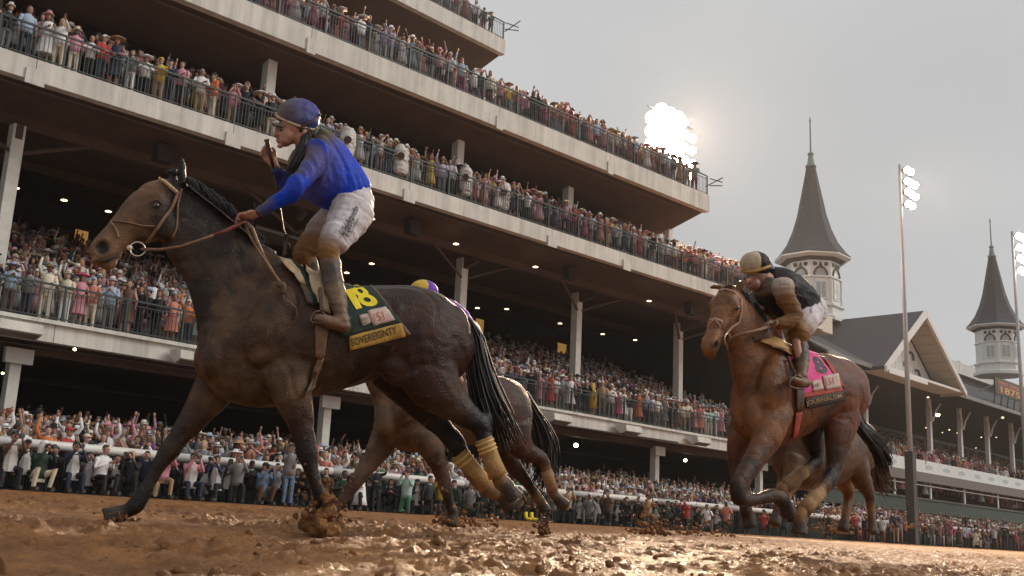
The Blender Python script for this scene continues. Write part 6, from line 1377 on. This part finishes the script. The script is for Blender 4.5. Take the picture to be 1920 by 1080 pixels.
row('deck', 'second deck rail', 'spectators along the second deck rail', 9.0, 24, .56, lambda x: yf(x)+.45, lambda x: 13.9, STP, SPD)
SPG = {2: dict(top='cream', dress=True, hat=None, hair='long', hairc='blond', pose='clap'), 4: dict(top='white', dress=False, pose='clap', hat=None), 6: dict(top='red', hat='cap', hatc='red', dress=False, pose='clap'), 8: dict(top='white', hat=None, dress=False, pose='clap', hairc='brown'), 11: dict(top='white', dress=False, hat=None, pose='phone'), 13: dict(top='grey', dress=False, hat='cap', hatc='black', pose='phone'),
       17: dict(top='navy', dress=False, hat=None, hair=None, pose='rest', skin=4), 18: dict(top='grey', dress=False, hat=None, pose='rest'), 21: dict(top='yellow', dress=False, hat='hood', hatc='purple', pose='point'), 23: dict(top='white', dress=False, hat=None), 27: dict(top='white', dress=True, hat=None, hair='long'), 29: dict(top='black', dress=False, hat='widebrim', hatc='black', pose='phone'), 35: dict(top='hot pink', dress=False), 37: dict(top='cream', dress=False, hat='hood', hatc='pink', pose='point'), 40: dict(top='green', dress=False)}
row('ground', 'front row behind rail', 'spectators pressed against the white rail', 10.2, 44, .5, lambda x: 28.98, lambda x: agz(28.98), UPP, SPG)
row('ground', 'second row behind rail', 'spectators pressed against the white rail', 10.5, 40, .55, lambda x: 29.55, lambda x: agz(29.55)+.16, UPP)
# rain covered cameras on the second deck
CVR = mat('white_rain_cover', (.55, .52, .48), .5, var=.15, vs=6, bump=.6, bs=8)
for i, (px, py, w) in enumerate(((652, 262, 'left of the blue rider back'), (752, 292, 'above the white breeches'), (873, 332, 'in front of the deck column'), (945, 360, 'right of the deck column'))):
    p = atY(px, py, yf(29)+.3); t = thing('covered_camera', f'camera under white rain cover on second deck, {w}', 'camera', p, 'rain covered television cameras')
    fl = Flesh(); fl.loft([(Vector((p.x, p.y, p.z-.75)), Vector((.28, 0, 0)), Vector((0, .22, 0)), (.5, .5, .5)), (Vector((p.x, p.y, p.z-.2)), Vector((.34, 0, 0)), Vector((0, .26, 0)), (.5, .5, .5)), (Vector((p.x, p.y, p.z+.25)), Vector((.3, 0, 0)), Vector((0, .24, 0)), (.5, .5, .5)), (Vector((p.x, p.y+.05, p.z+.5)), Vector((.16, 0, 0)), Vector((0, .14, 0)), (.5, .5, .5))], 3, 10)
    fl.build('rain_cover', .035, 1, CVR, t, 0, folds(.11, 5, i))
    d = (CAM-p).normalized(); MB().tube([p+d*.12, p+d*.42, p+d*.46], [.13, .15, .15], 12).build('lens_hood', LEA, t)
# ---- the rest of the crowd as masses: low figures fused into one mesh per stand
def crowd(name, label, places, palette, hats, poses, legs=False, seed=1, dark=1.0, dressp=.3):
    R = np.random.default_rng(seed); T = {}
    def tmpl(pose, dress, hat, hair):
        k = (pose, dress, hat, hair)
        if k not in T:
            d = figure(pose, dress, 5, None, hat, hair, False, legs); vs = []; f4 = []; f3 = []; reg4 = []; reg3 = []
            rid = {'bare_leg': 0, 'bare_leg_': 0, 'shoe': 5, 'shoe_': 5, 'body': 0, 'top': 1, 'bottom': 2, 'hair': 3, 'hat': 4, 'hat_band': 3, 'shoes': 5}
            for nm, mb in d.items():
                b0 = len(vs); vs += mb.v
                for f in mb.f:
                    f = [i+b0 for i in f]
                    for q in range(1, len(f)-1): f3.append((f[0], f[q], f[q+1])); reg3.append(rid[nm])
            T[k] = (np.array(vs, 'f'), np.array(f3, 'i'), np.array(reg3))
        return T[k]
    V = []; Fc = []; Cc = []; off = 0; pal = [np.array(CN[c]) for c in palette]; sk = np.array(SKINS); hr = [np.array(HAIRS[h]) for h in HAIRS]; hp_ = [np.array(CN[c]) for c in ('white', 'cream', 'white', 'pink', 'tan', 'black', 'pale blue')]
    for (x, y, z) in places:
        dress = R.random() < dressp; hat = hats[R.integers(len(hats))]; v, f, rg = tmpl(poses[R.integers(len(poses))], bool(dress), hat, 'long' if (dress or R.random() < .3) else 'short')
        a = math.atan2(CAM.y-y, CAM.x-x)+R.normal(-.1, .4); s_ = .88+.18*R.random(); c_, sn = math.cos(a)*s_, math.sin(a)*s_
        w = np.empty_like(v); w[:, 0] = v[:, 0]*c_-v[:, 1]*sn+x; w[:, 1] = v[:, 0]*sn+v[:, 1]*c_+y; w[:, 2] = v[:, 2]*s_+z
        t_ = pal[R.integers(len(pal))]; t_ = (t_*.8+t_.mean()*.2)*R.uniform(.55, 1.12); bt_ = t_ if dress else pal[R.integers(len(pal))]*.4
        cols_ = np.stack([sk[R.integers(len(sk))], t_, bt_, hr[R.integers(len(hr))], hp_[R.integers(len(hp_))], np.array((.03, .03, .03))])
        V.append(w); Fc.append(f+off); Cc.append(np.repeat(cols_[rg], 3, axis=0)); off += len(v)
    V = np.concatenate(V); Fc = np.concatenate(Fc); Cc = np.concatenate(Cc); me = bpy.data.meshes.new(name)
    me.vertices.add(len(V)); me.vertices.foreach_set('co', V.ravel()); me.loops.add(Fc.size); me.loops.foreach_set('vertex_index', Fc.ravel()); me.polygons.add(len(Fc))
    me.polygons.foreach_set('loop_start', np.arange(0, Fc.size, 3, dtype='i')); me.update()
    at = me.color_attributes.new('col', 'FLOAT_COLOR', 'CORNER'); at.data.foreach_set('color', np.concatenate([Cc, np.ones((len(Cc), 1))], 1).astype('f').ravel())
    me.materials.append(mat('crowd_colours', rough=.7, attr='col', var=.12, vs=12)); o = bpy.data.objects.new(name, me); COL.objects.link(o)
    return tag(o, label, 'crowd', kind='stuff')
CR = np.random.default_rng(21)
def rows(x0, x1, dx, ys, zf, jitter=.16, fill=.93):
    out_ = []
    for y in ys:
        x = x0+CR.random()*dx
        while x < x1:
            if CR.random() < fill: out_.append((x+CR.normal(0, .05), y+CR.normal(0, jitter*.5), zf(x, y)+CR.normal(0, .05)))
            x += dx*CR.uniform(.55, 1.45)
    return out_
WPAL = ['black']*3+['white']*8+['cream']*3+['pink']*4+['pale blue']*3+['navy', 'black', 'grey', 'coral', 'red', 'hot pink', 'lavender', 'tan', 'mint', 'yellow', 'black', 'navy', 'coral', 'pink']
RPAL = ['white']*4+['red']*3+['coral']*4+['pink']*4+['orange', 'cream', 'cream', 'hot pink', 'tan', 'grey', 'pale blue', 'black', 'navy', 'brown', 'brown']
GPAL = ['black']*2+['white']*7+['cream', 'cream', 'tan', 'tan', 'grey', 'grey', 'black', 'navy', 'pink', 'red', 'orange', 'pale blue', 'brown', 'coral', 'purple']
HT = [None, None, 'fedora', 'fedora', 'widebrim', 'cap']; HG = [None, None, None, 'cap', 'fedora', 'widebrim']
bs = lambda x, y: 6.0+max(0, int((y-33.8)/.85)+1)*.3+.1 if y > 33.8 else 5.9
P_ = rows(21.6, 32.4, .56, [32.5], lambda x, y: 5.9)+rows(8, 58, .56, [33.1, 33.7]+[34.3+i*.85 for i in range(15)], bs)
crowd('balcony_crowd', 'packed crowd in pastel dresses, suits and hats filling the lower balcony', P_, WPAL, HT, STP+['oneup'], False, 1)
P_ = rows(24, E2-.2, .50, [yf(30)+.62], lambda x, y: 13.9)
P_ = [(x, yf(x)+.45+dy, 13.9+dz) for dy, dz in ((0, 0),) for (x, _, _) in rows(24, E2-.3, .52, [0], lambda x, y: 0)]+[(x, yf(x)+dy, 13.9+dz) for dy, dz in ((1.1, .22), (1.75, .5), (2.4, .8), (3.1, 1.1), (3.8, 1.4)) for (x, _, _) in rows(8.5, E2-.3, .6, [0], lambda x, y: 0, fill=.85)]
crowd('second_deck_crowd', 'crowd standing behind the second deck rail, thickening toward the right end', P_, WPAL+['red', 'coral'], HT, STP+['oneup', 'phone'], True, 2)
P_ = [(x, yf(x)+dy, 18.66+dz) for dy, dz in ((.5, 0), (1.15, .15), (1.8, .4), (2.5, .6)) for (x, _, _) in rows(12, E3-.5, .52, [0], lambda x, y: 0)]
crowd('third_deck_crowd', 'crowd lining the third deck rail up to the lamp glare', P_, WPAL+['red', 'red', 'coral', 'black', 'navy', 'grey'], HT, STP+['oneup', 'phone', 'armsup'], True, 3)
P_ = [(x, 40.5+dy, 27.85+dz) for dy, dz in ((0, 0), (.7, .15), (1.4, .4)) for (x, _, _) in rows(16, 40.2, .55, [0], lambda x, y: 0)]
crowd('top_deck_crowd', 'crowd on the topmost deck at the upper photo edge', P_, ['black', 'navy', 'grey', 'brown', 'white', 'pink', 'red', 'cream'], HT, STP, True, 4)
P_ = rows(10, 42, .5, [30.2+i*.62 for i in range(12)], lambda x, y: agz(y)+.16+(y-29.5)*.085)+rows(42, 110, .56, [29.0+i*.7 for i in range(13)], lambda x, y: agz(y)+(y-29)*.12)
crowd('trackside_crowd', 'dense trackside crowd behind the white rail, arms and phones raised', [p for p in P_ if p[0] < 58], GPAL, HG, UPP+['clap', 'rest'], False, 5, dressp=.15)
crowd('far_trackside_crowd', 'distant trackside crowd in reds and whites toward the right edge', [p for p in P_ if p[0] >= 58]+rows(58, 112, .75, [28.15], lambda x, y: .62), RPAL+['brown']*6+['black']*6+['dark green']*3, HG, UPP+['clap', 'rest'], True, 6, dressp=.15)
P_ = rows(61, 130, .6, [32.3, 32.9, 33.6]+[34.9+i*.9 for i in range(11)], lambda x, y: 6.0+max(0, int((y-34.5)/.9)+1)*.32+.05 if y > 34.5 else 5.98)
crowd('old_stand_crowd', 'crowd in the old grandstand behind the white banner balcony', P_, RPAL+WPAL, HG, STP+['oneup'], False, 7)
P_ = rows(63, 115, .8, [32.9, 33.8, 34.8], lambda x, y: 4.2, fill=.6)
crowd('lower_storey_crowd', 'people in the low open storey under the banner balcony', P_, RPAL+['black', 'grey', 'brown'], HG, STP, False, 8)

# ================================================================== THIN RAINY HAZE
hz_ = MB().box((-60, -30, -1.4), (330, 110, 36.5)).build('haze', bpy.data.materials.new('haze'), None); tag(hz_, kind='stuff')
m = hz_.data.materials[0]; m.use_nodes = True; n = m.node_tree; n.nodes.remove(n.nodes['Principled BSDF'])
v = n.nodes.new('ShaderNodeVolumePrincipled'); v.inputs['Color'].default_value = (.93, .94, .95, 1); v.inputs['Density'].default_value = .0003; v.inputs['Anisotropy'].default_value = .35
n.links.new(v.outputs[0], n.nodes['Material Output'].inputs['Volume'])
